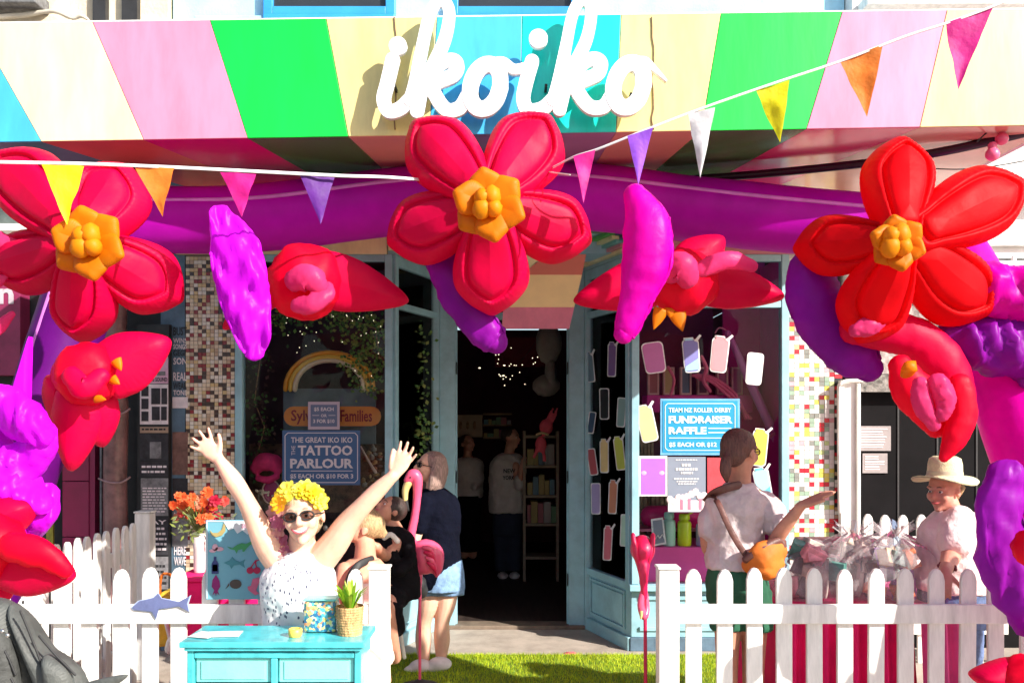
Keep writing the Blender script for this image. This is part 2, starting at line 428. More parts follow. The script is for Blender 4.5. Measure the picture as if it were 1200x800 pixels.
# pendant striped sign box in front of the door
pb = thing('hanging_striped_panel', at(630, 385, 5.6), 'angled hanging panel with cream, coral and pink bands below the centre flower', 'panel')
def pp(L): return [at(x, y, Y) for x, y, Y in L]
m = MB(); m.gprism(pp([(588,385,5.9),(667,385,5.9),(673,360,5.8),(590,360,5.8)]), (0,.02,0)); link('band', m, pinkp, pb)
m = MB(); m.gprism(pp([(590,359.7,5.79),(673,359.7,5.79),(682,322,5.6),(594,322,5.6)]), (0,.02,0)); link('band', m, mat('honey paint', (.92,.74,.40), .4, .05, 4, .05), pb)
m = MB(); m.gprism(pp([(611,321.7,5.59),(682,321.7,5.59),(687,298,5.45),(642,298,5.45)]), (0,.02,0)); link('band', m, mat('brick paint', (.65,.18,.15), .4, .05, 4, .05), pb)
m = MB(); m.gprism(pp([(594,321.7,5.58),(609,321.7,5.58),(641,297,5.44),(612,288,5.4),(600,288,5.4)]), (0,.02,0)); link('band', m, ivory, pb)

# ---------------------------------------------------------------- script lettering
def stroke_mesh(strokes, Y0, Y1, cell=1.25):
    """strokes: list of (points, halfwidths) in pixels; returns an extruded outline mesh of their union"""
    segs = []
    for P, Wd in strokes:
        if len(P) == 1: segs.append((P[0], P[0], Wd[0], Wd[0])); continue
        V3 = [Vector((p[0], p[1], 0)) for p in P]; Wd = Wd if len(Wd) == len(P) else [Wd[0]]*len(P)
        q, r = catmull(V3, [(x, x) for x in Wd], 6)
        for i in range(len(q)-1): segs.append(((q[i].x, q[i].y), (q[i+1].x, q[i+1].y), r[i][0], r[i+1][0]))
    xs = [s[j][0] for s in segs for j in (0, 1)]; ys = [s[j][1] for s in segs for j in (0, 1)]
    gx = np.arange(min(xs)-12, max(xs)+12, cell); gy = np.arange(min(ys)-12, max(ys)+12, cell)
    GX, GY = np.meshgrid(gx, gy, indexing='ij'); D = np.full(GX.shape, 1e9)
    for a, b, ra, rb in segs:
        dx, dy = b[0]-a[0], b[1]-a[1]; l2 = dx*dx+dy*dy+1e-9
        t = np.clip(((GX-a[0])*dx+(GY-a[1])*dy)/l2, 0, 1)
        D = np.minimum(D, np.hypot(GX-a[0]-dx*t, GY-a[1]-dy*t)-(ra+(rb-ra)*t))
    m = MB(); idx = {}
    def vert(key, x, y):
        if key not in idx:
            f = at(x, y, Y0); b = Vector((f.x, Y1, f.z)); idx[key] = len(m.v); m.v += [tuple(f), tuple(b)]
        return idx[key]
    nx, ny = D.shape
    def face(f, smo=False): m.f.append(tuple(f)); m.mi.append(0); m.sm.append(smo)
    for i in range(nx-1):
        for j in range(ny-1):
            c = [(i, j), (i+1, j), (i+1, j+1), (i, j+1)]; d = [D[k] for k in c]
            if min(d) > 0: continue
            poly = []
            for k in range(4):
                a, b = c[k], c[(k+1) % 4]; da, db = d[k], d[(k+1) % 4]
                if da <= 0: poly.append((vert(a, gx[a[0]], gy[a[1]]), False))
                if (da <= 0) != (db <= 0):
                    t = da/(da-db); key = (min(a, b), max(a, b))
                    poly.append((vert(key, gx[a[0]]+(gx[b[0]]-gx[a[0]])*t, gy[a[1]]+(gy[b[1]]-gy[a[1]])*t), True))
            if len(poly) < 3: continue
            ids = [p[0] for p in poly]
            face(ids); face([q+1 for q in ids[::-1]])
            for k in range(len(poly)):
                p, q = poly[k], poly[(k+1) % len(poly)]
                if p[1] and q[1]: face((p[0], p[0]+1, q[0]+1, q[0]), True)
    return m
def S(P): return [(400+x/2.9625, y/2.9625) for x, y in P]
def ring(cx, cy, rx, ry, n=10, tilt=.15):
    return S([(cx+rx*math.cos(a)-tilt*ry*math.sin(a), cy+ry*math.sin(a)) for a in [2*PI*i/n for i in range(n+1)]])
wd = 8.2
letters = [
 [(S([(178,205),(158,290),(146,345),(165,385),(205,375),(245,335)]), [wd]), (S([(196,158)]), [10.5])],
 [(S([(240,345),(256,290),(280,160),(308,45),(345,2),(374,35),(360,130),(318,225),(282,300),(262,385)]), [wd,8,7,6.6,6.6,6.8,7.2,7.6,8,8]),
  (S([(290,285),(335,225),(382,208),(402,225),(385,262),(318,292),(332,340),(368,382),(412,372),(438,330)]), [wd])],
 [(ring(500,300,52,78), [9.4]), (S([(520,222),(560,215),(600,240),(648,232)]), [6.5,6,6,6.5])],
 [(S([(662,212),(640,290),(632,345),(650,382),(700,375),(742,335)]), [wd]), (S([(684,133)]), [11])],
 [(S([(738,345),(756,280),(780,160),(806,40),(842,-4),(868,32),(854,128),(812,220),(778,300),(758,378)]), [wd,8,7,6.6,6.6,6.8,7.2,7.6,8,8]),
  (S([(790,285),(835,220),(880,204),(902,222),(886,258),(818,290),(832,335),(868,372),(912,368),(938,330)]), [wd])],
 [(ring(998,295,52,78), [9.4]), (S([(1020,218),(1055,212),(1090,240),(1128,278)]), [6.5,5,3,1.2])],
]
sg = thing('shop_name_sign', at(600, 135, 3.80), 'large white handwritten shop name lettering raised off the striped fascia', 'sign')
whiteL = mat('white sign enamel', (.9,.9,.9), .4, .02, 3, .02)
for i, L_ in enumerate(letters): link('letter', stroke_mesh(L_, 3.79-.0025*i, 3.82-.0021*i), whiteL, sg)
for px, py in ((462,100),(500,90),(560,110),(640,100),(668,80),(740,110)): m = MB(); a = at(px, py, 3.825); m.beam(a, a+V(0,.073,0), .012, .012); link('standoff', m, black, sg)

# ---------------------------------------------------------------- upper facades
def facade(name, label, x0, x1, y0, y1, z0, z1, mt):
    o = thing(name, ((x0+x1)/2, y0, z0), label, 'building'); m = MB(); m.box(x0, x1, y0, y1, z0, z1); link('wall', m, mt, o); return o
stucco = mat('cream stucco', (.72,.62,.46), .85, .15, 3, .5, 40)
ub = facade('upper_storey', 'blue painted upper storey above the striped shop canopy', -2.6, 2.55, 6.55, 6.9, 3.0, 7.5, paleblue)
for xc, gl in ((-1.39, 1), (0.02, 1), (1.3, 0)):
    m = MB(); m.box(xc-.50, xc+.50, 6.47, 6.55, 4.70, 4.80); link('sill', m, trimblue, ub, bevel=.006)
    if gl:
        f = MB(); 
        for (a, b, c, d) in ((-.5, -.43, 4.8, 6.4), (.43, .5, 4.8, 6.4), (-.43, .43, 6.33, 6.4), (-.43, .43, 4.8, 4.86)): f.box(xc+a, xc+b, 6.48, 6.545, c, d)
        fo = link('window', f, trimblue, ub, bevel=.004)
        p = MB(); p.box(xc-.43, xc+.43, 6.52, 6.535, 4.861, 6.329); link('pane', p, mat('dark glass', (.03,.035,.04), .05, .1, 2, 0), fo)
for xa, xb in ((-2.42, -1.90), (-.88, -.50), (.53, .79), (1.82, 2.5)):
    for k in range(3):
        m = MB(); m.box(xa, xb, 6.44+.03*k, 6.548, 4.66+.05*k, 4.70+.05*k); link('moulding', m, paleblue, ub, bevel=.008)
ln = facade('left_neighbour_building', 'cream building with cracked render and grey ledge at top left', -7, -2.62, 6.5, 6.9, 2.95, 7.5, stucco)
m = MB(); m.box(-4.2, -3.52, 6.3, 6.499, 4.80, 4.9); link('ledge', m, mat('grey ledge', (.16,.16,.17), .7, .3, 20, .4), ln, bevel=.01)
m = MB(); m.box(-4.6, -3.02, 6.44, 6.499, 3.17, 3.72); link('window', m, mat('dull grey glass', (.10,.12,.11), .3, .4, 3, .1), ln)
m = MB(); m.tube([at(x, y, 6.40) for x, y in ((-10,21),(30,17),(55,14),(70,15),(85,22),(95,19),(104,24))], [.022,.02,.016,.02,.012,.016,.008], n=6, wr=.3); link('crack_cable', m, mat('pale cable', (.55,.5,.42), .7), ln)
for xa, xb in ((110, 125), (144, 162)):
    m = MB(); a = at(xa, 30, 6.46); b = at(xb, 30, 6.46); m.box(a.x, b.x, 6.44, 6.499, 4.3, 7.4); link('pilaster_gap', m, black, ln)
rn = facade('right_neighbour_building', 'white building with ledges to the right of the shop', 2.56, 9, 6.42, 6.8, 2.3, 7.5, mat('bright white render', (.80,.77,.74), .8, .08, 3, .3, 30))
for z, h_, d in ((2.62,.05,.12), (2.83,.07,.10), (3.02,.03,.05), (3.35,.06,.14), (4.76,.08,.18)):
    m = MB(); m.box(2.6, 9, 6.42-d, 6.418, z, z+h_); link('ledge', m, white, rn, bevel=.006)
m = MB()
for xa in (3.62, 3.90, 4.2): m.box(xa, xa+.22, 6.395, 6.417, 2.70, 2.735); m.box(xa, xa+.22, 6.395, 6.417, 2.90, 2.93)
link('slot', m, black, rn)
m = MB(); m.tube([(3.74,6.36,2.93),(3.72,6.33,2.84),(3.75,6.36,2.72)], [.018]*3, n=8); link('pipe', m, white, rn)

# ---------------------------------------------------------------- shopfront
shop = thing('shopfront', (0, 6.4, 0), 'pale blue timber shopfront with bay windows either side of a recessed doorway', 'shopfront')
def fbox(name, *a, mt=frame, bevel=.004, parent=shop):
    m = MB(); m.box(*a); return link(name, m, mt, parent, bevel=bevel)
YW = 6.37
for sx in (-1, 1):
    xs = sorted((.89*sx, 2.06*sx))
    # jambs, rails
    for xa in (xs[0], xs[1]-.055): fbox('window_jamb', xa, xa+.055, YW-.03, YW+.05, .50, 2.95)
    fbox('transom_rail', xs[0]+.056, xs[1]-.056, YW-.025, YW+.04, 2.555, 2.605)
    fbox('head_rail', xs[0]+.056, xs[1]-.056, YW-.025, YW+.04, 2.90, 2.949)
    fbox('sill', xs[0]-.02, xs[1]+.02, YW-.07, YW+.10, .455, .498)
    m = MB(); m.box(xs[0]+.05, xs[1]-.05, YW+.005, YW+.011, .5, 2.56); m.box(xs[0]+.05, xs[1]-.05, YW+.005, YW+.011, 2.60, 2.91); link('pane', m, glass, shop)
    fbox('stall_riser', xs[0], xs[1], YW, YW+.05, .10, .454)
    fbox('plinth', xs[0]-.01, xs[1]+.01, YW-.02, YW+.05, .0, .099, mt=slate)
    for (a, b, c, d) in ((xs[0]+.06, xs[1]-.06, .15, .18), (xs[0]+.06, xs[1]-.06, .38, .41)): fbox('moulding', a, b, YW-.018, YW-.001, c, d)
    # splayed window
    A = V(.89*sx, YW, 0); B = V(.62*sx, 7.08, 0); d = (B-A).normalized(); n_ = V(d.y*sx*-1, d.x*sx, 0)
    n_ = V(-d.y, d.x, 0)
    if n_.x*sx > 0: n_ = -n_
    L_ = (B-A).length
    def sbox(name, u0, u1, z0, z1, t0=-.025, t1=.03, mt=frame, bev=.004):
        m = MB(); c = A+d*((u0+u1)/2)-n_*((t0+t1)/2)*1+V(0,0,(z0+z1)/2)
        m.obox(c, d, n_, V(0,0,1), u1-u0, t1-t0, z1-z0); return link(name, m, mt, shop, bevel=bev)
    sbox('window_jamb', .0, .05, .455, 2.95); sbox('window_jamb', L_-.05, L_+.0, .455, 2.95)
    sbox('transom_rail', .051, L_-.051, 2.555, 2.605); sbox('head_rail', .051, L_-.051, 2.87, 2.949); sbox('sill', .051, L_-.051, .456, .51)
    sbox('stall_riser', .0, L_, .10, .454, -.0, .04)
    sbox('raised_panel', .12, L_-.12, .17, .40, -.012, -.001); sbox('plinth', 0, L_, .0, .099, -.03, .03)
    for (a, b, c_, d_) in ((.10, L_-.10, .415, .43), (.10, L_-.10, .14, .155), (.085, .10, .14, .43), (L_-.10, L_-.085, .14, .43)): sbox('moulding', a, b, c_, d_, -.016, -.001, bev=.002)
    m = MB(); m.obox(A+d*L_/2+V(0,0,1.53), d, n_, V(0,0,1), L_-.1, .005, 2.06); m.obox(A+d*L_/2+V(0,0,2.74), d, n_, V(0,0,1), L_-.1, .005, .27); link('pane', m, glass, shop)
    # door posts
    xa, xb = sorted((.47*sx, .60*sx)); fbox('door_post', xa, xb, 7.05, 7.16, 0, 2.95); xa, xb = sorted((.455*sx, .475*sx)); fbox('door_stop', xa, xb, 7.09, 7.13, 0, 2.56)
    fbox('door_post', *sorted((.601*sx, .66*sx)), 7.02, 7.14, 0, 2.95)
    for z in (.35, 1.2, 2.1): fbox('hinge', *sorted((.455*sx, .462*sx)), 7.05, 7.085, z, z+.10, mt=black, bevel=.001)
fbox('transom_rail', -.469, .469, 7.06, 7.13, 2.555, 2.61); fbox('head_rail', -.469, .469, 7.06, 7.13, 2.87, 2.95)
m = MB(); m.box(-.46, .46, 7.09, 7.096, 2.60, 2.88); link('pane', m, glass, shop)
fbox('threshold', -.60, .60, 7.02, 7.2, .0, .03, mt=mat('threshold timber', (.20,.15,.11), .7, .2, 10, .2))
# upper cornice band
for sx in (-1, 1): fbox('cornice', *sorted((.93*sx, 2.5*sx)), 6.34, 6.42, 2.951, 3.098, mt=ivory if sx < 0 else MATS['muted rose'])
# mosaic columns
def mosaic(name, label, x0, x1, z0, z1, pal, wts, grout, t, seed, gap=.0025):
    o = thing(name, ((x0+x1)/2, 6.4, 0), label, 'column'); m = MB(); m.box(x0, x1, 6.36, 6.55, z0, z1); link('core', m, grout, o)
    R = random.Random(seed); m = MB(); nx = int((x1-x0)/t); nz = int((z1-z0)/t); tx = (x1-x0)/nx
    for i in range(nx):
        for j in range(nz):
            m.m = R.choices(range(len(pal)), wts)[0]; y = 6.355-R.uniform(0, .0025)
            a = x0+i*tx+gap/2+R.uniform(0,.001); b = x0+(i+1)*tx-gap/2; c = z0+j*t+gap/2; d = z0+(j+1)*t-gap/2+R.uniform(-.001, 0)
            m.add([(a,y,c),(b,y,c),(b,y,d),(a,y,d),(a,6.361,c),(b,6.361,c),(b,6.361,d),(a,6.361,d)], [(0,1,2,3),(0,4,5,1),(1,5,6,2),(2,6,7,3),(3,7,4,0)], False)
    q = link('mosaic_tiles', m, pal, o, recalc=False); q['kind'] = 'stuff'; return o
TC = dict(rough=.25, var=.06, scale=3, bump=.03)
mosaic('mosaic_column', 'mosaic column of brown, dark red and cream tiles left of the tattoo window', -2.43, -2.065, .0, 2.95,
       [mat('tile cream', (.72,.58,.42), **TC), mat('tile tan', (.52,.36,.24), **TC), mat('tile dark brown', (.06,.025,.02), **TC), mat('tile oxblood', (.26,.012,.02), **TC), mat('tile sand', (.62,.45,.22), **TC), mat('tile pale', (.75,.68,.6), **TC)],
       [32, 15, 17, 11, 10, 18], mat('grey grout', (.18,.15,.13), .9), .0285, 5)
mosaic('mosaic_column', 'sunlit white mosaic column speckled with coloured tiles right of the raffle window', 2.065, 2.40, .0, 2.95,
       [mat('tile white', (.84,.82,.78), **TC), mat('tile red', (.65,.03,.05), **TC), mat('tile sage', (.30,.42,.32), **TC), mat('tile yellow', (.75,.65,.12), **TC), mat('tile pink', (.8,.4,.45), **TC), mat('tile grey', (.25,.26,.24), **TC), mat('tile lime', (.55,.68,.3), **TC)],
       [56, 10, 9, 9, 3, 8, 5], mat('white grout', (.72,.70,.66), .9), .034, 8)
mosaic('mosaic_edge_strip', 'narrow strip of dark tiles edging the white mosaic column', 2.402, 2.46, .0, 2.3,
       [black, MATS['tile red'], MATS['tile tan'], MATS['tile white']], [50, 15, 10, 25], black, .029, 9)

# interior shell
sh = thing('shop_interior', (0, 9, 0), 'dim shop interior behind the doorway and windows', 'room')
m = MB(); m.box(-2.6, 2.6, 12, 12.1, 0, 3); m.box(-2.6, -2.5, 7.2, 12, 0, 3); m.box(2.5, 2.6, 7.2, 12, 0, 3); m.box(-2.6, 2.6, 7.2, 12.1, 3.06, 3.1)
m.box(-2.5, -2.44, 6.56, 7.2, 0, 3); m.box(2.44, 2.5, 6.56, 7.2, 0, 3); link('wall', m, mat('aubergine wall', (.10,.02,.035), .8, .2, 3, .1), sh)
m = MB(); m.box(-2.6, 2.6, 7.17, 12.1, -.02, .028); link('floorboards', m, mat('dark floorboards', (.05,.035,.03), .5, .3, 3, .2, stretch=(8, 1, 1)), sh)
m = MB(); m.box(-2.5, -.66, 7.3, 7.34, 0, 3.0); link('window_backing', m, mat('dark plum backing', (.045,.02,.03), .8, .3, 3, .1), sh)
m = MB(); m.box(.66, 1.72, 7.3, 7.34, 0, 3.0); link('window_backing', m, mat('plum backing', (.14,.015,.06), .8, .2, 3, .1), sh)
m = MB(); m.box(1.721, 2.06, 6.95, 6.99, 0, 3.0); m.box(2.02, 2.06, 6.45, 6.95, .5, 2.95); link('magenta_panel', m, mat('magenta panel', (.60,.01,.24), .6, .1, 3, .1), sh)
for sx in (-1, 1):
    m = MB(); m.box(*sorted((.9*sx, 2.05*sx)), 6.44, 7.3, .46, .50); link('display_shelf', m, pinkp if sx > 0 else wood, sh)

# ---------------------------------------------------------------- fence
picket_m = MB(); w2 = .035
picket_m.prism([(-w2, 0), (w2, 0), (w2, 1.0), (w2*.8, 1.028), (w2*.42, 1.047), (0, 1.053), (-w2*.42, 1.047), (-w2*.8, 1.028), (-w2, 1.0)], -.011, .011)
picket = None
def fence(name, label, p0, p1, n, posts=(), first=0.5, group=None):
    """pickets from p0 to p1 (x,y on the ground)"""
    global picket
    p0 = V(*p0, 0); p1 = V(*p1, 0); d = (p1-p0).normalized(); L_ = (p1-p0).length; nn = V(d.y, -d.x, 0)
    if nn.y > 0: nn = -nn
    o = thing(name, (p0+p1)/2, label, 'fence', group); ang = math.atan2(d.y, d.x)
    for k in range(n):
        c = p0+d*(L_*(k+first)/n)
        if picket is None:
            picket = link('picket', picket_m, white, o, bevel=.004); picket.location = c-wloc(o)
            for v in picket.data.vertices: v.co += wloc(o)
            picket.rotation_euler.z = ang; q = picket
        else: q = inst(picket, 'picket', c, o, (0, 0, ang))
        q.rotation_euler.x = random.uniform(-.006, .006); q.rotation_euler.y = random.uniform(-.008, .008); q.location.z = random.uniform(-.006, .004)
    for z in (.855, .25):
        m = MB(); m.obox((p0+p1)/2+nn*.024+V(0,0,z), d, nn, V(0,0,1), L_, .024, .085); link('rail', m, white, o, bevel=.004)
    for u, h, r in posts:
        c = p0+d*u; m = MB(); m.obox(c+V(0,0,h/2), d, nn, V(0,0,1), r, r, h); m.obox(c+V(0,0,h+.008), d, nn, V(0,0,1), r+.012, r+.012, .012); link('post', m, white, o, bevel=.005)
    return o
FY = 3.8
def fxp(px): return (px-600)/1000*FY
fence('picket_fence', 'white picket fence behind the turquoise dresser with a shark sticker on its rail', (fxp(-14), FY), (fxp(434), FY), 13, [(fxp(445)-fxp(-14), 1.05, .085)])
fence('picket_fence', 'white picket fence in front of the raffle table, partly in flower shade', (fxp(794), FY), (fxp(1255), FY), 13, [(-.045, 1.05, .09)], .53)
fence('picket_fence', 'receding white side fence seen behind the left front fence', (-2.42, 4.0), (-2.44, 5.55), 13, [(1.68, 1.10, .10)])
fence('picket_fence', 'short white fence beyond the hat wearer near the dark doorway', (2.45, 6.05), (3.5, 6.05), 8)
# shark sticker
def sticker(name, pts, Y, mt, parent=None, t=.003, label=None, cat=None, N=0):
    m = MB(); P = [at(x, y, Y) for x, y in pts]
    m.gprism(P[::-1], (0, t, 0)); o = link(name, m, mt, parent)
    if label: tag(o, label, cat)
    return o
shk = thing('shark_sticker', at(190, 722, 3.755), 'blue grey shark cut-out stuck on the left fence rail', 'sticker')
sb = [(155,711),(163,704),(172,702),(180,700),(185,695),(189,701),(200,703),(209,705),(222,698),(219,707),(221,716),(209,710),(196,712),(186,713),(183,724),(178,716),(168,715),(158,714)]
sticker('outline', [(x+(x-188)*.06, y+(y-708)*.12) for x, y in sb], 3.757, mat('pale sticker edge', (.45,.55,.75), .5), shk)
sticker('body', sb, 3.752, mat('slate blue print', (.13,.16,.33), .5), shk)

# ---------------------------------------------------------------- inflatables
def star(c, ang, L1, W, shape=None, base=.12):
    """petal outline in pixels from centre c, direction ang (deg, 0 right, 90 up)"""
    ca, sa = math.cos(math.radians(ang)), -math.sin(math.radians(ang)); nx, ny = -sa, ca
    prof = shape or [(0.02,.45),(.2,.62),(.42,.90),(.62,1.0),(.80,.88),(.93,.52),(1.0,.0)]
    L = []; Rr = []
    for t, q in prof:
        L.append((c[0]+ca*L1*t+nx*W*q, c[1]+sa*L1*t+ny*W*q))
        if q > 0: Rr.append((c[0]+ca*L1*t-nx*W*q, c[1]+sa*L1*t-ny*W*q))
    return L+Rr[::-1]
def petal(parent, c, tip, W, Y, mt=red, T=.085, name='petal', lean=0.0, rim=True, shape=None, seed=0, label=None, pk=.06):
    dx, dy = tip[0]-c[0], -(tip[1]-c[1]); L1 = math.hypot(dx, dy); ang = math.degrees(math.atan2(dy, dx))
    out = star(c, ang, L1, W, shape); cw = at(*c, Y)
    def dep(x, y): return Y+lean*math.hypot(x-c[0], y-c[1])/max(L1, 1)
    O = [at(x, y, dep(x, y)) for x, y in out]
    a = (c[0]+(tip[0]-c[0])*.30, c[1]+(tip[1]-c[1])*.30); b = (c[0]+(tip[0]-c[0])*.70, c[1]+(tip[1]-c[1])*.70)
    m = MB(); m.pillow(O, at(*a, dep(*a)), at(*b, dep(*b)), T, rim=rim, seed=seed, pucker=pk)
    o = link(name, m, mt, parent)
    if label: o['label'] = label
    return o
def flower(label, c, Y, petals, cr=45, T=.09, balls=((-8,-9),(3,-10),(6,4),(-9,4)), cup=.22, mt=red):
    o = thing('inflatable_flower', at(*c, Y), label, 'flower', 'large inflatable flowers')
    for i, (tip, W, ln) in enumerate(petals):
        petal(o, c, tip, W, Y+.012*(i % 2), red, T, lean=cup+ln, seed=i+c[0]) if False else petal(o, c, tip, W*1.0, Y+.014*((i*2) % 5), mt, T*1.5, lean=cup+ln, seed=i+c[0], pk=.07, shape=[(0.02,.45),(.2,.66),(.42,.90),(.60,1.0),(.75,.93),(.88,.62),(.96,.28),(1.0,.0)])
    for k in range(6):
        a = 60*k+20; tip = (c[0]+cr*math.cos(math.radians(a)), c[1]+cr*math.sin(math.radians(a)))
        petal(o, c, tip, cr*.47, Y-.12-.012*(k % 2), yellowi, .030, 'inner_petal', lean=-.06+.02*(k % 3), rim=False, shape=[(0.02,.45),(.3,.85),(.55,1.),(.72,.86),(.88,.45),(1.,.0)], seed=k, pk=.12)
    for k, (dx, dy) in enumerate(balls):
        m = MB(); m.ell(at(c[0]+dx, c[1]+dy, Y-.20), (.036,.034,.042) if k % 2 else (.032,.034,.034), wr=.08, seed=k); link('stamen', m, yellowb, o)
    m = MB(); m.ell(at(*c, Y+.08), (.10,.09,.10), n=20); link('flower_back', m, red, o)
    return o
flower('large crimson inflatable flower with amber centre hanging below the shop name', (573, 240), 3.42,
       [((483,144),43,0), ((645,137),46,.02), ((693,284),42,.02), ((577,370),45,0), ((454,286),42,0)])
flower('large crimson inflatable flower with amber centre above the left fence', (103, 285), 3.30,
       [((2,180),44,.02), ((152,194),46,0), ((213,352),42,0), ((97,402),37,0), ((-6,322),38,0)])
flower('large inflatable flower coloured scarlet for sun glow with long petal at upper right', (1052, 285), 3.25,
       [((1050,162),42,0), ((1198,214),44,-.05), ((1156,370),46,0), ((1004,402),42,0), ((930,290),36,.02)], cr=34, mt=mat('sunlit scarlet nylon', (.88,.004,.012), .5, .10, 3, .35, 12, transl=.5, spec=.12, dist=.012))  # brighter scarlet and extra translucence imitate sun glowing through the petals
# purple arch
arch = thing('inflatable_arch', at(575, 230, 3.75), 'huge plum inflatable arch spanning the shopfront below the striped canopy', 'arch')
def seamed(name, P, r, mt=tubem, sy=-.35, sm=.010):
    m = MB(); W = [at(*p) for p in P]; m.tube(W, [r]*len(W) if not isinstance(r, (list, tuple)) else list(r), n=28, k=6, wr=.02, seed=len(P)); o = link(name, m, mt, arch)
    m = MB(); rr = r if not isinstance(r, (list, tuple)) else r[0]
    Q = []
    for i, p in enumerate(W):
        t = (W[min(i+1, len(W)-1)]-W[max(i-1, 0)]).normalized(); sd = t.cross(V(0,1,0)).normalized()
        if sd.z < 0: sd = -sd
        Q.append(p+sd*rr*.36+V(0,-rr*.945,0))
    m.tube(Q, [(sm, .004)]*len(Q), n=8, k=6); link('seam', m, seam, o); return o
seamed('arch_beam', [(120,258,4.35),(300,256,4.45),(450,238,4.45),(585,224,4.45)], .172)
seamed('arch_beam', [(572,224,4.47),(700,232,4.47),(850,250,4.45),(1010,266,4.4),(1085,274,4.3)], .170)
seamed('arch_leg', [(120,262,4.5),(84,375,4.4),(44,500,4.3),(-5,640,4.2),(-40,780,4.1)], [.17,.17,.17,.17,.17], mt=mat('shaded plum nylon', (.11,.002,.16), .5, .15, 2, .3, 5, transl=.2, spec=.16, dist=.012))  # left leg in a darker plum that stands in for shade
o = seamed('arch_leg', [(1092,262,4.2),(1135,335,4.0),(1178,440,3.8),(1225,560,3.6),(1330,700,3.35),(1480,900,3.1)], [.16,.16,.165,.17,.19,.22]); o['label'] = 'right leg of the arch coloured magenta to look sunlit'  # out-of-view foot runs nearer the camera to shade the fence
o.data.materials.clear(); o.data.materials.append(hotmag)  # magenta in place of plum puts the sunlight into the colour

def leaf(label, P, mt, Y, wr=.10, name='inflatable_leaf', T=.75, cat='leaf', parent=None, power=1, fold=0):
    m = MB(); W = [at(x, y, Y+dz) for x, y, w_, dz in P]; Rr = [(w_/1000*Y, w_/1000*Y*T) for x, y, w_, dz in P]
    m.tube(W, Rr, n=36, k=9, wr=wr, seed=P[0][0]*.13)
    if fold:   # creased folds lengthways
        for i, v in enumerate(m.v):
            p = Vector(v); q = fold*(abs(noise.noise(Vector((p.x*14+p.z*3, p.y*4, p.z*3.5))))-.25)+fold*.5*(abs(noise.noise(Vector((p.x*30, p.y*9, p.z*11+4))))-.2)
            m.v[i] = (v[0]+q*.35, v[1]-q, v[2])
    # stitched seam along one edge
    o = link(name, m, mt, parent)
    if parent is None: tag(o, label, cat)
    return o
def sleaf(label, P, mt, Y, side=1, **k):
    root = thing('inflatable_leaf', at(P[0][0], P[0][1], Y), label, 'leaf', 'inflatable leaves hanging from the arch')
    leaf(None, P, mt, Y, name='leaf_body', parent=root, **k)
    m = MB(); W = []; T = k.get('T', .75)
    for i, (x, y, w_, dz) in enumerate(P):
        if i == 0: continue
        a = at(P[min(i+1, len(P)-1)][0], P[min(i+1, len(P)-1)][1], Y)-at(P[max(i-1, 0)][0], P[max(i-1, 0)][1], Y)
        sd = a.normalized().cross(V(0,1,0)).normalized()*side
        W.append(at(x, y, Y+dz)+sd*w_/1000*Y*.93+V(0,-w_/1000*Y*T*.38,0))
    m.tube(W, [.007]*len(W), n=6, k=10, wr=.5); link('stitched_edge', m, mt, root); return root
sleaf('creased bright magenta leaf hanging beside the mosaic column', [(258,252,14,0),(275,290,29,0),(287,345,30,0),(297,395,20,0),(298,412,12,0)], magenta, 3.45, fold=.085, wr=.05, T=.5, side=-1)
sleaf('curved magenta leaf hanging in front of the raffle window', [(744,228,14,0),(758,262,27,0),(757,310,29,0),(745,350,20,0),(735,382,15,0),(731,392,12,0)], hotmag, 3.35, T=.8, wr=.05, side=1)
sleaf('dark purple leaf drooping behind the centre flower', [(515,285,22,0),(530,325,25,0),(550,365,22,0),(575,395,19,0),(582,402,14,0)], purple, 3.75, T=.7)
sleaf('large dark purple leaf curling below the right flower', [(950,315,26,0),(955,350,33,0),(975,385,33,0),(1000,415,30,0),(1020,432,16,0)], purple, 3.62, T=.7, wr=.08)
lr = thing('inflatable_leaf', at(25, 600, 3.1), 'bunched bright magenta leaf in ruffled folds at the left edge', 'leaf', 'inflatable leaves hanging from the arch')
for i, (P, T, fo) in enumerate([([(-30,468,22,0),(5,478,26,0),(35,498,24,-.02),(48,512,14,-.02)], .8, .08), ([(52,505,14,0),(44,525,20,0),(20,545,26,0),(-20,560,28,0)], .9, .10),
      ([(-15,525,26,.02),(10,560,28,0),(30,580,24,-.03),(50,590,13,-.03)], .9, .12), ([(55,578,14,0),(48,600,20,0),(20,618,22,0),(-25,622,20,0)], .8, .08)]):
    leaf(None, P, magenta, 3.1+.03*i, T=T, fold=fo*1.0, wr=.06, parent=lr, name='ruffle')
m = MB(); m.gprism([at(x, y, 3.3) for x, y in ((8,470),(32,392),(30,470))], (0,.05,0)); link('pointed_tip', m, magenta, lr, bevel=.01)
lr = thing('inflatable_leaf', at(1165, 380, 3.3), 'purple ruffled leaf folded over the right leg of the arch', 'leaf', 'inflatable leaves hanging from the arch')
for i, P in enumerate([[(1125,330,22,0),(1150,335,30,0),(1190,345,34,0),(1225,350,34,0)], [(1118,390,18,0),(1140,400,30,0),(1175,405,36,0),(1230,400,40,0)], [(1160,360,26,0),(1180,395,32,0),(1195,425,24,0),(1200,445,12,0)]]):
    leaf(None, P, (hotmag, purple, purple)[i], 3.50+.05*i, T=.8, fold=.07, parent=lr, name='ruffle')
sleaf('long dark purple leaf hanging over the right fence beside the hat wearer', [(1180,560,25,0),(1172,600,28,0),(1176,650,30,0),(1190,695,26,0),(1205,730,18,0)], purple, 3.3, T=.6, fold=.045, wr=.06)

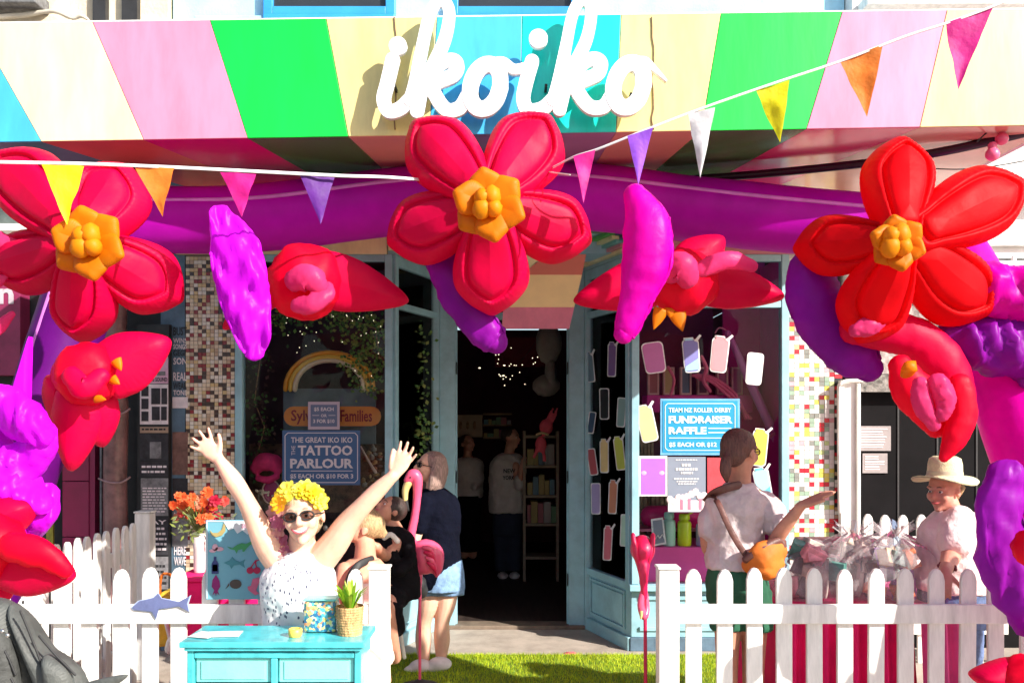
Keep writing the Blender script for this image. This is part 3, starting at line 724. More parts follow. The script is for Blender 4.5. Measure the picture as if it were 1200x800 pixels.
def bud(label, c, r, Y, petals, lips=(), tips=(), name='inflatable_flower', body=None):
    o = thing(name, at(*c, Y), label, 'flower', 'drooping inflatable flowers')
    m = MB(); q = r/1000*Y; b = body or (q*1.0, q*.9, q*1.0); m.ell(at(*c, Y), b, n=28, wr=.07, seed=c[0]); link('bulb', m, redin, o)
    for i, (a, t, W, ln) in enumerate(petals): petal(o, a, t, W, Y+.02*i+.03, red, .065, lean=ln, rim=False, seed=i+c[1], pk=.10, shape=[(0.0,.75),(.22,1.0),(.45,.98),(.68,.72),(.86,.42),(.96,.2),(1.0,0)])
    for i, (P, mt) in enumerate(lips):
        m = MB(); m.tube([at(x, y, Y-dz) for x, y, w_, dz in P], [(w_/1000*Y, w_/1000*Y*.7) for x, y, w_, dz in P], n=16, k=6, wr=.12, seed=i); link('folded_lip', m, mt, o)
    for i, (a, b, w_) in enumerate(tips):
        m = MB(); A_, B_ = at(*a, Y-.05), at(*b, Y-.06); m.tube([A_, A_.lerp(B_, .5), B_], [(w_/1000*Y, .012), (w_*.7/1000*Y, .010), (.002, .002)], n=10, k=4, rnd=False); link('amber_tip', m, yellowi, o)
    return o
pinkn = mat('rose nylon', (.85,.05,.22), .4, .12, 6, .5, 16, transl=.4, spec=.16, dist=.012)
bud('drooping crimson flower over the tattoo window beside the magenta leaf', (357, 330), 44, 3.75,
    [((350,318),(479,353),33,.05), ((340,318),(262,386),20,.12)], [([(345,328,13,.17),(362,325,15,.19),(374,336,11,.18)], pinkn), ([(348,358,9,.16),(366,356,11,.19),(382,344,10,.17),(384,335,6,.15)], pinkn)])
bud('drooping crimson flower over the raffle window showing amber tips below', (800, 330), 40, 3.85,
    [((790,322),(672,353),30,.02), ((805,325),(919,348),28,0), ((800,320),(848,278),28,.1)], [([(785,318,14,.17),(797,312,17,.2),(806,325,14,.18)], pinkn), ([(820,318,9,.12),(850,305,11,.12),(882,312,7,.10)], pinkn)],
    [((775,362),(766,386),9), ((793,365),(800,388),11), ((786,362),(785,372),8)])
bud('drooping crimson flower low on the left with long hanging petals', (102, 438), 37, 3.3,
    [((120,440),(200,398),36,.05), ((95,455),(84,552),29,.05), ((115,465),(120,524),23,.1), ((75,440),(70,500),22,.1)], [([(84,440,12,.12),(100,455,13,.14),(118,440,10,.12)], red)],
    [((136,422),(142,434),7), ((132,444),(140,450),6), ((112,466),(124,468),6)])
bud('scarlet flower at bottom left edge with a yellow centre', (-10, 640), 40, 3.0,
    [((5,655),(88,676),36,-.05), ((-5,610),(45,590),24,.05), ((-10,670),(-20,720),30,0)], [([(15,640,18,.10),(50,650,16,.10),(76,668,10,.08)], redin)], [((-3,640),(9,643),16)])
bud('crimson inflatable petal end at the bottom right corner', (1205, 800), 34, 3.2, [((1215,795),(1136,790),24,0)])
bud('scarlet inflatable bud poking in at the right edge', (1212, 642), 24, 3.1, [((1215,642),(1188,640),20,0)])
# twisted red flower on the right
o = thing('inflatable_flower', at(1080, 430, 3.3), 'twisted crimson flower winding down in front of the dark doorway', 'flower', 'drooping inflatable flowers')
def seg(name, P, mt, Y, T=.8, wr=.06):
    m = MB(); m.tube([at(x, y, Y) for x, y, w_ in P], [(w_/1000*Y, w_/1000*Y*T) for x, y, w_ in P], n=28, k=8, wr=wr, seed=len(P)); return link(name, m, mt, o)
seg('petal', [(1000,385,18),(1040,388,24),(1078,400,25),(1108,430,25),(1122,470,20),(1118,500,15)], red, 3.50)
seg('petal', [(1125,450,14),(1128,485,16),(1118,515,14),(1106,536,6)], redin, 3.28)
seg('petal', [(1055,428,14),(1068,455,24),(1085,480,20),(1098,500,14)], redin, 3.36)
seg('folded_lip', [(1078,450,10),(1082,475,12),(1095,498,8)], pinkn, 3.22, wr=.15)
seg('folded_lip', [(1098,448,12),(1108,468,12),(1104,486,9)], pinkn, 3.20, wr=.15)
seg('folded_lip', [(1002,388,8),(1018,382,11),(1034,374,8)], pinkn, 3.36, wr=.15)
m = MB(); m.tube([at(1064,437,3.24), at(1067,430,3.22), at(1072,424,3.24)], [(.03,.01),(.03,.02),(.005,.005)], n=8); link('amber_tip', m, yellowi, o)
# pink petals at the left edge
o = thing('inflatable_flower', at(-5, 300, 3.4), 'pink petals of a flower poking in at the left edge', 'flower', 'drooping inflatable flowers')
for P in ([(-30,285,14),(0,285,13),(22,284,6)], [(-30,312,16),(0,308,12),(20,300,5)], [(-30,335,10),(-5,330,8),(6,324,4)], [(-30,392,10),(-5,385,9),(14,368,4)]): seg('petal', P, pinkn, 3.42, wr=.15)

# ---------------------------------------------------------------- bunting
def bunting(label, string, flags, wst):
    o = thing('bunting', at(*string[0]), label, 'bunting', 'bunting strings')
    m = MB(); m.tube([at(*p) for p in string], [(wst, .0015)]*len(string), n=6, k=6); link('ribbon', m, mat('white ribbon', (.82,.80,.80), .6, .05, 9, .1), o)
    for i, (a, b, t, Y, mt) in enumerate(flags):
        A_, B_, T_ = at(*a, Y[0]), at(*b, Y[1]), at(*t, (Y[0]+Y[1])/2); n = 12; m = MB(); vs = []; fs = []
        for r in range(n+1):
            v = r/n; p = A_.lerp(T_, v); q = B_.lerp(T_, v)
            for c_ in range(7):
                u = c_/6; x = p.lerp(q, u); x += V(0, 1, 0)*(.012*noise.noise(x*16+V(i*9, 0, 0))+.02*math.sin(u*3+i)*v*(1-v)*1.5); vs.append(x)
        nv = len(vs); vs += [x+V(0,.0012,0) for x in vs]
        for r in range(n):
            for c_ in range(6):
                k = r*7+c_; fs.append((k, k+1, k+8, k+7)); fs.append((nv+k, nv+k+7, nv+k+8, nv+k+1))
        m.add(vs, fs, True); link('flag', m, mt, o)
    return o
FL = dict(rough=.6, var=.12, scale=14, bump=.6, bscale=22, transl=.4)
fy = mat('yellow flag cloth', (.92,.85,.01), **FL); fo_ = mat('orange flag cloth', (.88,.27,.03), **FL); fm = mat('magenta flag cloth', (.72,.01,.30), **FL)
fw = mat('white flag cloth', (.85,.83,.86), **FL); fp = mat('violet flag cloth', (.42,.12,.85), **FL)
bunting('bunting sloping up across the right of the canopy with six pennants', [(600,216,3.75),(640,200,3.60),(672,184,3.36),(700,175,3.29),(760,151,3.23),(820,128,3.20),(900,100,3.17),(990,70,3.14),(1060,43,3.11),(1110,27,3.09),(1165,7,3.08),(1240,-25,3.05)],
  [((1109,27),(1165,7),(1123,105),(3.09,3.08),fm), ((985,72),(1035,52),(1016,137),(3.14,3.12),fo_), ((886,106),(925,94),(914,167),(3.18,3.16),fy), ((806,133),(838,126),(821,208),(3.21,3.19),fw), ((735,160),(765,150),(748,217),(3.24,3.22),fp), ((672,183),(698,175),(684,238),(3.28,3.27),fm)], .005)
bunting('bunting stretched along the left below the canopy with four pennants', [(-60,188,3.0),(0,190,3.05),(100,192,3.1),(200,196,3.15),(300,201,3.2),(400,206,3.28),(440,207,3.36),(475,209,3.46),(505,212,3.60)],
  [((49,193),(98,194),(78,263),(3.07,3.1),fy), ((157,195),(204,197),(191,254),(3.13,3.15),fo_), ((258,202),(300,204),(284,255),(3.18,3.2),fm), ((352,206),(392,208),(376,263),(3.25,3.3),mat('dark violet flag cloth', (.16,.02,.34), **FL))], .0065)
# awning bar and pink lanterns
m = MB(); m.tube([at(780,212,4.6), at(880,205,4.5), at(1000,193,4.35), at(1080,182,4.2), at(1150,168,4.1), at(1230,148,4.0)], [.022]*6, n=8, k=4)
tag(link('awning_arm', m, mat('black plum enamel', (.03,.008,.03), .35)), 'black curved awning arm running under the right of the canopy', 'bar')
o = thing('pink_lantern', at(1168, 175, 4.0), 'pair of small pink round lanterns at the right end of the awning arm', 'lantern')
for px, py, r in ((1163,181,.032), (1174,163,.03)):
    m = MB(); m.ell(at(px, py, 4.0), r, n=16); m.lathe(at(px, py, 4.0)+V(0,0,r*.8), [(.018,0),(.02,.02),(.012,.03)]); link('globe', m, mat('pink shade', (.80,.12,.25), .3, .1, 6, .1), o)
m = MB(); m.tube([at(1172,150,4.0), at(1170,158,4.0)], [.004]*2, n=6, k=1); m.tube([at(1145,166,4.0), at(1160,152,4.0), at(1215,149,4.0)], [.004]*3, n=6, k=1); link('bracket', m, black, o)
for a, b, lb in (((590,175,3.9),(668,205,3.4),'thin white cable looping beside the centre flower'), ((1060,196,4.2),(1215,186,4.2),'thin black wire across the top right corner')):
    m = MB(); A_, B_ = at(*a), at(*b); m.tube([A_, (A_+B_)/2+V(.0,0,-.03), B_], [.003]*3, n=5); tag(link('cable', m, white if 'white' in lb else black), lb, 'cable')
# ---------------------------------------------------------------- left side: poster pilaster, pipe, magenta shop next door
def pbox(m, x0, x1, y0, y1, Y, t=.02):
    a = at(x0, y1, Y); b = at(x1, y0, Y); m.box(a.x, b.x, Y, Y+t, a.z, b.z); return m
paper = mat('poster paper', (.80,.70,.72), .8, .12, 10, .1)
paperdk = mat('dark poster print', (.035,.033,.04), .8, .3, 12, .1)
inkgrey = mat('grey print', (.22,.21,.22), .8, .3, 14, 0)
ppk = mat('pink poster paper', (.75,.45,.60), .8, .1, 10, .1)
o = thing('poster_pilaster', at(211, 700, 6.4), 'dull blue pilaster covered with black and white poster scraps beside the mosaic', 'pilaster')
m = MB(); m.box(-2.62, -2.435, 6.36, 6.55, 0, 2.95); link('shaft', m, slate, o, bevel=.005)
R = random.Random(4)
for i, (y0, y1, tx) in enumerate(((383,393,'BUST'),(396,402,'WINS'),(403,409,'SONGS'),(410,417,'GEGL'),(419,427,'SON'),(436,446,'REAL'),(448,456,'WEAR'),(457,463,'TONE'))):
    m = MB(); text_mb(m, tx, 203, 219, y0, y1, 6.354, bold=.02); link('lettering', m, paper if i % 3 else black, o)
for (y0, y1, c_) in ((465,478,paper),(506,556,mat('brown poster', (.22,.11,.09), .8, .3, 10, .1)),(560,595,paperdk),(597,640,inkgrey)):
    m = MB(); pbox(m, 202, 220, y0, y1, 6.352, .006); link('poster', m, c_, o)
for y0, y1, tx in ((600,606,'NEW'),(640,650,'HERE'),(652,662,'WAVE')):
    m = MB(); text_mb(m, tx, 204, 218, y0, y1, 6.349, bold=.02); link('lettering', m, paper, o)
# poster board
o = thing('poster_board', at(180, 700, 6.3), 'stack of gig posters pasted on a board left of the blue pilaster', 'noticeboard')
m = MB(); pbox(m, 161, 198, 380, 690, 6.31, .05); link('board', m, black, o)
def poster(x0, x1, y0, y1, bgm, inkm, seed, rows=6, title=None, blocks=()):
    m = MB(); pbox(m, x0, x1, y0, y1, 6.302, .004); p = link('poster', m, bgm, o)
    R = random.Random(seed); m = MB()
    for b in blocks: pbox(m, x0+(x1-x0)*b[0], x0+(x1-x0)*b[1], y0+(y1-y0)*b[2], y0+(y1-y0)*b[3], 6.299, .002)
    if rows:
        for r in range(rows):
            yy = y0+(y1-y0)*(.25+.7*r/rows); x = x0+2
            while x < x1-4:
                wd_ = R.uniform(2, 6); pbox(m, x, min(x+wd_, x1-2), yy, yy+(y1-y0)*.3/rows, 6.299, .002); x += wd_+1.2
    if title: text_mb(m, title, x0+2, x1-2, y0+2, y0+7, 6.298, bold=.02)
    if m.v: q = link('print', m, inkm, p); q['kind'] = 'stuff'
poster(164,197,418,449,ppk,inkgrey,1,0,blocks=((.1,.3,.1,.3),(.5,.7,.2,.4),(.2,.4,.5,.65),(.6,.9,.55,.7)))
m = MB(); text_mb(m, 'TO SAVE SOUND', 165, 196, 442, 447, 6.298, bold=.02); link('lettering', m, black, o)
poster(164,197,450,497,paper,paperdk,2,0,blocks=((.05,.3,.05,.3),(.05,.3,.36,.62),(.05,.3,.68,.92),(.4,.72,.1,.5),(.76,.96,.1,.5),(.42,.7,.56,.9),(.75,.95,.56,.9)))
poster(164,197,500,507,mat('tan poster', (.42,.28,.20), .8),black,3,1)
poster(164,197,508,540,paperdk,inkgrey,4,0,blocks=((.35,.75,.3,.9),))
poster(164,197,541,558,paperdk,paper,5,2)
poster(165,197,560,604,inkgrey,paper,6,9)
poster(164,197,607,650,paperdk,paper,7,5,'MAY')
poster(164,197,652,690,inkgrey,black,8,4)
# pipe and dark recess
o = thing('downpipe', at(135, 700, 6.25), 'thick dull pink wrapped downpipe between posters and the magenta panel', 'pipe')
m = MB(); m.tube([at(134,250,6.25), at(135,400,6.25), at(136,470,6.25), at(135,550,6.25), at(136,640,6.25), V(at(135,700,6.25).x,6.25,0.02)], [.085,.08,.083,.082,.085,.085], n=20, k=5, wr=.05, rnd=False); link('wrapped_pipe', m, mat('mauve plastic wrap', (.22,.10,.10), .35, .3, 8, .5, 14), o)
m = MB()
for y in (480, 560): m.tube([at(119,y,6.25)+V(.0,-.04,0), at(128,y+5,6.16), at(142,y+5,6.16), at(152,y-1,6.2)], [.008]*4, n=6)
link('strap', m, mat('mauve tape', (.35,.2,.2), .4), o)
nb = thing('magenta_shop_next_door', (-3.5, 6.5, 0), 'magenta panelled shopfront next door at the far left', 'building')
magp = mat('deep magenta cladding', (.30,.006,.07), .5, .15, 3, .1)
m = MB(); m.box(-7, -2.625, 6.5, 6.6, 0, 2.96); link('wall', m, black, nb)
for k in range(7):
    z0 = k*.42; m = MB(); m.box(at(73,0,6.42).x, at(104,0,6.42).x, 6.42, 6.495, z0+.003, z0+.417); link('panel', m, magp, nb, bevel=.003)
m = MB(); m.box(at(105,0,6.44).x, at(112,0,6.44).x, 6.43, 6.498, 0, 2.94); link('panel', m, magp, nb)
m = MB(); m.box(at(117,0,6.40).x, at(119,0,6.40).x, 6.40, 6.42, 0, 2.94); link('conduit', m, inkgrey, nb)
m = MB(); m.box(-7, at(29,0,6.42).x, 6.36, 6.49, at(0,440,6.4).z, at(0,318,6.4).z); link('sign_board', m, mat('plum sign', (.25,.02,.08), .5), nb, bevel=.004)
m = MB(); text_mb(m, 'n', -2, 16, 338, 356, 6.355, bold=.03); link('lettering', m, mat('lilac grey lettering', (.5,.42,.46), .6), nb)
m = MB(); m.box(-7, -3.1, 6.3, 6.49, at(0,270,6.3).z, at(0,262,6.3).z); m.box(-7, -3.1, 6.36, 6.49, at(0,310,6.3).z, at(0,300,6.3).z); link('ledge', m, offwhite, nb)
m = MB(); pbox(m, 54, 62, 505, 660, 6.40, .02); link('yellow_notice', m, mat('dull yellow', (.35,.30,.03), .6, .2, 20, .1), nb)
m = MB(); pbox(m, 54, 64, 555, 590, 6.39, .008); link('blue_notice', m, mat('dull cyan', (.02,.25,.35), .6), nb)
# ---------------------------------------------------------------- right: white pilaster, dark doorway
o = thing('right_pilaster', at(990, 700, 6.3), 'white moulded pilaster between the mosaic and the dark doorway', 'pilaster')
m = MB(); m.box(at(983,0,6.36).x, at(1004,0,6.36).x, 6.30, 6.5, 0, at(0,447,6.36).z); link('shaft', m, white, o, bevel=.008)
m = MB(); m.box(at(981,0,6.36).x, at(985,0,6.36).x, 6.285, 6.34, 0, at(0,446,6.36).z); m.box(at(999,0,6.36).x, at(1003,0,6.36).x, 6.27, 6.30, 0, at(0,450,6.36).z); link('moulding', m, white, o, bevel=.003)
m = MB(); m.tube([at(984,600,6.3), at(983,470,6.28), at(986,449,6.26), at(1002,446,6.26), at(1010,446,6.28)], [.014]*5, n=8, k=5); link('cable', m, white, o)
nd = thing('dark_doorway', (3.2, 6.5, 0), 'wide black painted doorway with notices at the right of the shop', 'doorway')
m = MB(); m.box(2.47, 7, 6.45, 6.55, 0, 2.3); link('door', m, mat('black door paint', (.006,.005,.006), .7, .3, 2, .05, spec=.1), nd)
m = MB(); m.box(at(1004,0,6.36).x, 7, 6.34, 6.45, at(0,459,6.36).z, at(0,439,6.36).z); link('lintel', m, mat('weathered grey stone', (.24,.22,.20), .9, .5, 22, .9, 30), nd)
m = MB(); m.box(2.46, 7, 6.36, 6.45, at(0,438,6.36).z, 2.61); link('panel', m, mat('rough grey render', (.42,.36,.34), .9, .4, 14, .9, 20), nd)
for k, px in enumerate((1052, 1098, 1144)):
    m = MB(); m.box(at(px,0,6.44).x, at(px,0,6.44).x+.012, 6.442, 6.449, 0, 1.9); link('door_joint', m, mat('door joint', (.03,.028,.03), .6), nd)
def notice(x0, x1, y0, y1, rows, seed, lab):
    m = MB(); pbox(m, x0, x1, y0, y1, 6.435, .006); p = link('notice', m, mat('grey notice', (.30,.26,.26), .7, .1, 8, .1), nd); p['label'] = lab
    m = MB(); R = random.Random(seed)
    for r in range(rows):
        yy = y0+3+(y1-y0-5)*r/rows; pbox(m, x0+3, x1-3-R.uniform(0, 8), yy, yy+1.2, 6.431, .002)
    q = link('print', m, paper, p); q['kind'] = 'stuff'
notice(1005, 1044, 499, 528, 8, 1, 'wide grey notice'); notice(1011, 1040, 531, 554, 6, 2, 'small square notice')

# ---------------------------------------------------------------- window signs
def board(name, label, x0, x1, y0, y1, Y, bgm, border=None, bm=None, t=.006, tilt=0):
    o = thing(name, at((x0+x1)/2, y1, Y), label, 'sign'); m = MB(); pbox(m, x0, x1, y0, y1, Y, t); link('board', m, bgm, o)
    if border:
        a, b, c, d = x0+border, x1-border, y0+border, y1-border; q = border*1.1; w_ = .9
        pts = [(a+q,c),(b-q,c),(b-q,c+q),(b,c+q),(b,d-q),(b-q,d-q),(b-q,d),(a+q,d),(a+q,d-q),(a,d-q),(a,c+q),(a+q,c+q)]
        pts = [(a+q,c),(b-q,c),(b,c+q),(b,d-q),(b-q,d),(a+q,d),(a,d-q),(a,c+q)]
        m = MB()
        for i in range(len(pts)):
            m.beam(at(*pts[i], Y-.002), at(*pts[(i+1) % len(pts)], Y-.002), w_/1000*Y, .002)
        link('border', m, bm, o)
    return o
def line(o, s, x0, x1, y0, y1, Y, mt, bold=.02, name='lettering'):
    m = MB(); text_mb(m, s, x0, x1, y0, y1, Y-.0035, bold=bold); return link(name, m, mt, o)
YS = 6.362
navy = mat('navy sign print', (.035,.10,.24), .5, .05, 3, 0); pinkish = mat('pale sign lettering', (.55,.52,.58), .6, .05, 3, 0)
o = board('tattoo_sign', 'navy window sign advertising a tattoo parlour with prices', 331, 422, 504, 568, YS, navy, 3, pinkish)
line(o, 'THE GREAT IKO IKO', 341, 413, 512, 518.5, YS, pinkish)
line(o, 'TATTOO', 349, 413, 521.5, 533.5, YS, pinkish, .035); line(o, 'PARLOUR', 340, 414, 537, 548.5, YS, pinkish, .035)
line(o, '$5 EACH OR $10 FOR 3', 340, 414, 555, 561, YS, pinkish, .03)
m = MB(); a, b = at(341, 551.5, YS-.003), at(413, 551.5, YS-.003); m.beam(a, b, .005, .002); link('rule', m, pinkish, o)
m = MB(); text_mb(m, 'THE', 0, 1, 0, 1, YS, to=lambda u, v: at(346-4.5*v+0, 533-11*u, YS-.0035)); link('lettering', m, pinkish, o)
slb = mat('slate sign print', (.10,.14,.25), .5, .05, 3, 0); mauve = mat('mauve card', (.42,.36,.45), .6, .05, 3, 0)
o = board('price_sign', 'small slate price card overlapping the orange toy sign', 361, 398, 470.5, 503, 6.352, mauve)
m = MB(); pbox(m, 364, 395, 474, 499.5, 6.349, .002); link('panel', m, slb, o)
line(o, '$5 EACH', 368, 391, 477, 482, 6.349, pinkish, .03); line(o, 'OR', 376, 383, 485, 488.5, 6.349, pinkish); line(o, '3 FOR $10', 367, 392, 491, 496, 6.349, pinkish, .03)
m = MB(); m.beam(at(366,486.5,6.346), at(374,486.5,6.346), .004, .002); m.beam(at(385,486.5,6.346), at(393,486.5,6.346), .004, .002); link('rule', m, pinkish, o)
# orange toy sign
o = thing('toy_sign', at(390, 500, 6.44), 'rounded orange toy brand sign partly hidden behind the price card', 'sign')
m = MB(); P = []
for cx_, a0 in ((435, -90), (344, 90)):
    for k in range(9): a = math.radians(a0+180*k/8); P.append((cx_+11.5*math.cos(a)*(1), 487.5+11.5*math.sin(a)))
orange = mat('orange sign board', (.62,.20,.03), .5, .08, 4, 0); maroon = mat('maroon lettering', (.22,.01,.02), .5)
YO = 6.42
m.gprism([at(x, y, YO) for x, y in P], (0,.012,0)); link('board', m, orange, o)
line(o, 'Sylvanian', 341, 396, 480, 497, YO, maroon, .02); line(o, 'Families', 399, 436, 480, 494, YO, maroon, .02)
# fundraiser sign
cy = mat('bright blue sign print', (.01,.30,.58), .5, .04, 3, 0); cyl = mat('pale aqua lettering', (.62,.88,.90), .5, .03, 3, 0); cyb = mat('light blue sign edge', (.15,.42,.72), .5)
o = board('fundraiser_sign', 'bright blue roller derby fundraiser raffle sign in the right window', 774, 867, 467, 533, YS, cyb)
m = MB(); pbox(m, 776.5, 864.5, 469.5, 530, YS-.003, .002); link('panel', m, cy, o)
b = board('border_board', 'x', 777, 864, 470, 530, YS-.003, cy, 2.6, cyl)
for c in list(b.children):
    if c.name.startswith('border'):
        wl = wloc(c); c.parent = o; c.location = wl-wloc(o)
    else: bpy.data.objects.remove(c)
bpy.data.objects.remove(b)
line(o, 'TEAM NZ ROLLER DERBY', 783.5, 857, 477.5, 483, YS-.003, cyl, .03); line(o, 'FUNDRAISER', 783.5, 858.5, 487, 496, YS-.003, cyl, .05); line(o, 'RAFFLE', 783.5, 828, 500, 508.5, YS-.003, cyl, .05)
m = MB(); pbox(m, 830, 857, 501, 502.2, YS-.006, .002); pbox(m, 830, 857, 506, 507.2, YS-.006, .002); link('small_print', m, cyl, o)['kind'] = 'stuff'
line(o, '$5 EACH OR $12', 784, 840, 518, 524, YS-.003, cyl, .04)
m = MB(); m.beam(at(784,513,YS-.006), at(858,513,YS-.006), .006, .002); link('rule', m, cyl, o)
for n_ in list(o.children):
    pass
# posters under it
o = thing('purple_poster', at(765, 580, YS), 'plain purple poster with white edge below the raffle sign', 'poster')
m = MB(); pbox(m, 748, 782, 534, 581, YS, .004); link('paper', m, mat('white card', (.8,.8,.82), .6), o)
m = MB(); pbox(m, 751, 780, 537, 579, YS-.002, .0015); link('print', m, mat('violet print', (.40,.14,.72), .5, .05, 3, 0), o)
for px in (754.5, 775.5):
    m = MB(); m.ell(at(px, 554, YS-.002), (.021,.002,.016)); link('spot', m, mat('lilac print', (.7,.4,.8), .5), o)
o = thing('popcorn_poster', at(804, 600, YS), 'grey poster with white text and pale popcorn shapes', 'poster')
m = MB(); pbox(m, 782.5, 827, 535, 600, YS, .004); link('paper', m, mat('grey poster print', (.22,.26,.34), .6, .05, 3, 0), o)
m = MB(); R = random.Random(41)
for x0, x1, y0, y1 in ((792,817,538,539.2),(799,810,543,546),(792,818,548,551),(798,812,552.5,555),(790,819,560,561.5),(793,817,563,564.5),(795,815,566,567.5)):
    x = x0
    while x < x1: w_ = R.uniform(1.5, 3.5); pbox(m, x, min(x+w_, x1), y0, y1, YS-.0035, .001); x += w_+.8
link('small_print', m, MATS['white card'], o)['kind'] = 'stuff'
m = MB()
for k in range(9): m.ell(at(785+k*5, 583+3*math.sin(k*1.9)+(-4 if k > 3 else 2), YS-.002), (.026,.003,.028))
pbox(m, 783, 826, 586, 599, YS-.003, .002); link('popcorn', m, mat('pale pink print', (.85,.68,.70), .6), o)
m = MB()
for px in (797, 806, 819): pbox(m, px, px+3.5, 584, 597, YS-.0045, .001)
link('stripe', m, mat('rose print', (.6,.2,.3), .6), o)['kind'] = 'stuff'
m = MB(); pbox(m, 829, 852, 536, 582, YS, .004); o = link('red_poster', m, mat('coral red print', (.65,.06,.08), .5)); tag(o, 'coral red poster half hidden behind the ponytailed visitor', 'poster')

# tumbler decals
def decal(px, py, w_, h_, tilt, mt, straw=True, plane=None, cap=True, lab='', mt2=None, edge=None):
    f = plane or (lambda x, y, off=0: at(x, y, 6.352-off))
    o = thing('tumbler_decal', f(px, py+h_/2), lab, 'decal', 'drink tumbler decals on the right hand windows')
    ca, sa = math.cos(math.radians(tilt)), math.sin(math.radians(tilt))
    def tr(u, v, off=0): return f(px+u*ca-v*sa, py+u*sa+v*ca, off)
    def shape(e): 
        P = []; r = min(w_, h_)*.22; W, H = w_/2+e, h_/2+e
        for cx_, cy_, a0 in ((W-r, H-r, 0), (-W*.9+r, H-r, 90), (-W+r, -H+r, 180), (W-r, -H+r, 270)):
            for k in range(4): a = math.radians(a0+30*k); P.append((cx_+r*math.cos(a), cy_+r*math.sin(a)))
        return P
    m = MB(); m.gprism([tr(u, v, .001) for u, v in shape(.9)], (0,.002,0))
    if cap: m.gprism([tr(u, v, .001) for u, v in ((-w_*.42,-h_/2-3.2),(w_*.2,-h_/2-3.2),(w_*.3,-h_/2+2),(-w_*.42,-h_/2+2))], (0,.002,0))
    link('white_edge', m, edge or MATS['white card'], o)
    m = MB(); m.gprism([tr(u, v, .0035) for u, v in shape(-.3)], (0,.002,0)); link('tumbler', m, mt, o)
    if cap: m = MB(); m.gprism([tr(u, v, .0036) for u, v in ((-w_*.34,-h_/2-2.4),(w_*.14,-h_/2-2.4),(w_*.2,-h_/2+.2),(-w_*.34,-h_/2+.2))], (0,.002,0)); link('lid', m, mt2 or mt, o)
    if straw: m = MB(); m.gprism([tr(u, v, .006) for u, v in ((w_*.25,-h_/2+1),(w_*.25+7*min(1,w_/14),-h_/2-6),(w_*.25+9.2*min(1,w_/14),-h_/2-4.5),(w_*.35+1.5,-h_/2+2.5))], (0,.002,0)); link('straw', m, edge or MATS['white card'], o)
    if mt2 and cap: m = MB(); m.gprism([tr(u, v, .006) for u, v in ((-w_*.45,h_*.46),(-w_*.42,h_*.33),(w_*.48,h_*.08),(w_*.44,h_*.44))], (0,.0015,0)); link('panel', m, mt2, o)
def PM(n, c): return mat(n, c, .5, .06, 4, 0)
decal(766, 419, 24, 35, -8, PM('orchid print', (.50,.16,.42)), False, cap=False, lab='blank orchid tumbler decal at upper left of the raffle window')
decal(810, 417, 18, 37, -4, PM('periwinkle print', (.22,.22,.55)), lab='periwinkle tumbler decal with pale blue base', mt2=PM('aqua print', (.35,.65,.80)))
decal(843, 416, 19, 39, 7, PM('salmon print', (.85,.28,.32)), lab='salmon pink tumbler decal with red lid')
decal(884, 432, 18, 36, 6, PM('white print', (.80,.86,.82)), False, cap=False, lab='blank white tumbler decal near the magenta window side')
decal(758, 497, 19, 40, -12, PM('buttercup print', (.90,.75,.28)), lab='pale yellow tumbler decal left of the raffle sign')
decal(890, 525, 17, 40, 6, PM('bright yellow print', (.85,.78,.08)), lab='bright yellow tumbler decal right of the ponytailed visitor')
decal(894, 568, 17, 36, -10, PM('half blue print', (.35,.70,.80)), lab='white and blue tumbler decal low beside the window edge', mt2=PM('teal blue print', (.12,.45,.6)))
def splay(x, y, off=0):
    k = (x-600)/1000; s_ = -.27/.71; Y = (.89-6.37*s_)/(k-s_) if abs(k-s_) > 1e-6 else 6.4
    return at(x, y, Y-.03-off)
for px, py, w_, h_, tl, c_, st, lab in ((691,431,9,32,-5,('steel print',(.16,.26,.34)),1,'narrow steel blue tumbler decal, topmost left on the splayed window'), (717,422,9,37,2,('plum print',(.22,.12,.34)),1,'narrow plum tumbler decal near the top of the splayed window'),
      (708,473,10,35,0,('black print',(.02,.02,.025)),0,'black tumbler decal with white outline'), (728,483,9,33,4,('mint grey print',(.25,.42,.42)),0,'grey green tumbler decal with white base'), (693,495,7,24,8,('navy print',(.04,.08,.16)),0,'small navy tumbler decal low on the left'),
      (694,541,9,30,-8,('brick print',(.50,.08,.10)),0,'brick red tumbler decal on the splayed window'), (708,535,9,36,0,('honey print',(.85,.65,.30)),1,'honey yellow tumbler decal on the splayed window'), (726,532,10,36,-6,('lime print',(.55,.62,.10)),1,'lime green tumbler decal on the splayed window'),
      (698,584,10,35,0,('lavender print',(.45,.35,.65)),0,'lavender tumbler decal on the splayed window'), (718,583,9,36,3,('terracotta print',(.65,.26,.16)),1,'terracotta tumbler decal on the splayed window'), (732,621,9,36,3,('pale mint print',(.50,.72,.62)),0,'pale mint tumbler decal, lowest right on the splayed window'),
      (712,637,9,37,3,('rose red print',(.70,.16,.22)),1,'rose tumbler decal, lowest on the splayed window')):
    decal(px, py, w_, h_, tl, PM(*c_), bool(st), plane=splay, cap=bool(st), lab=lab)

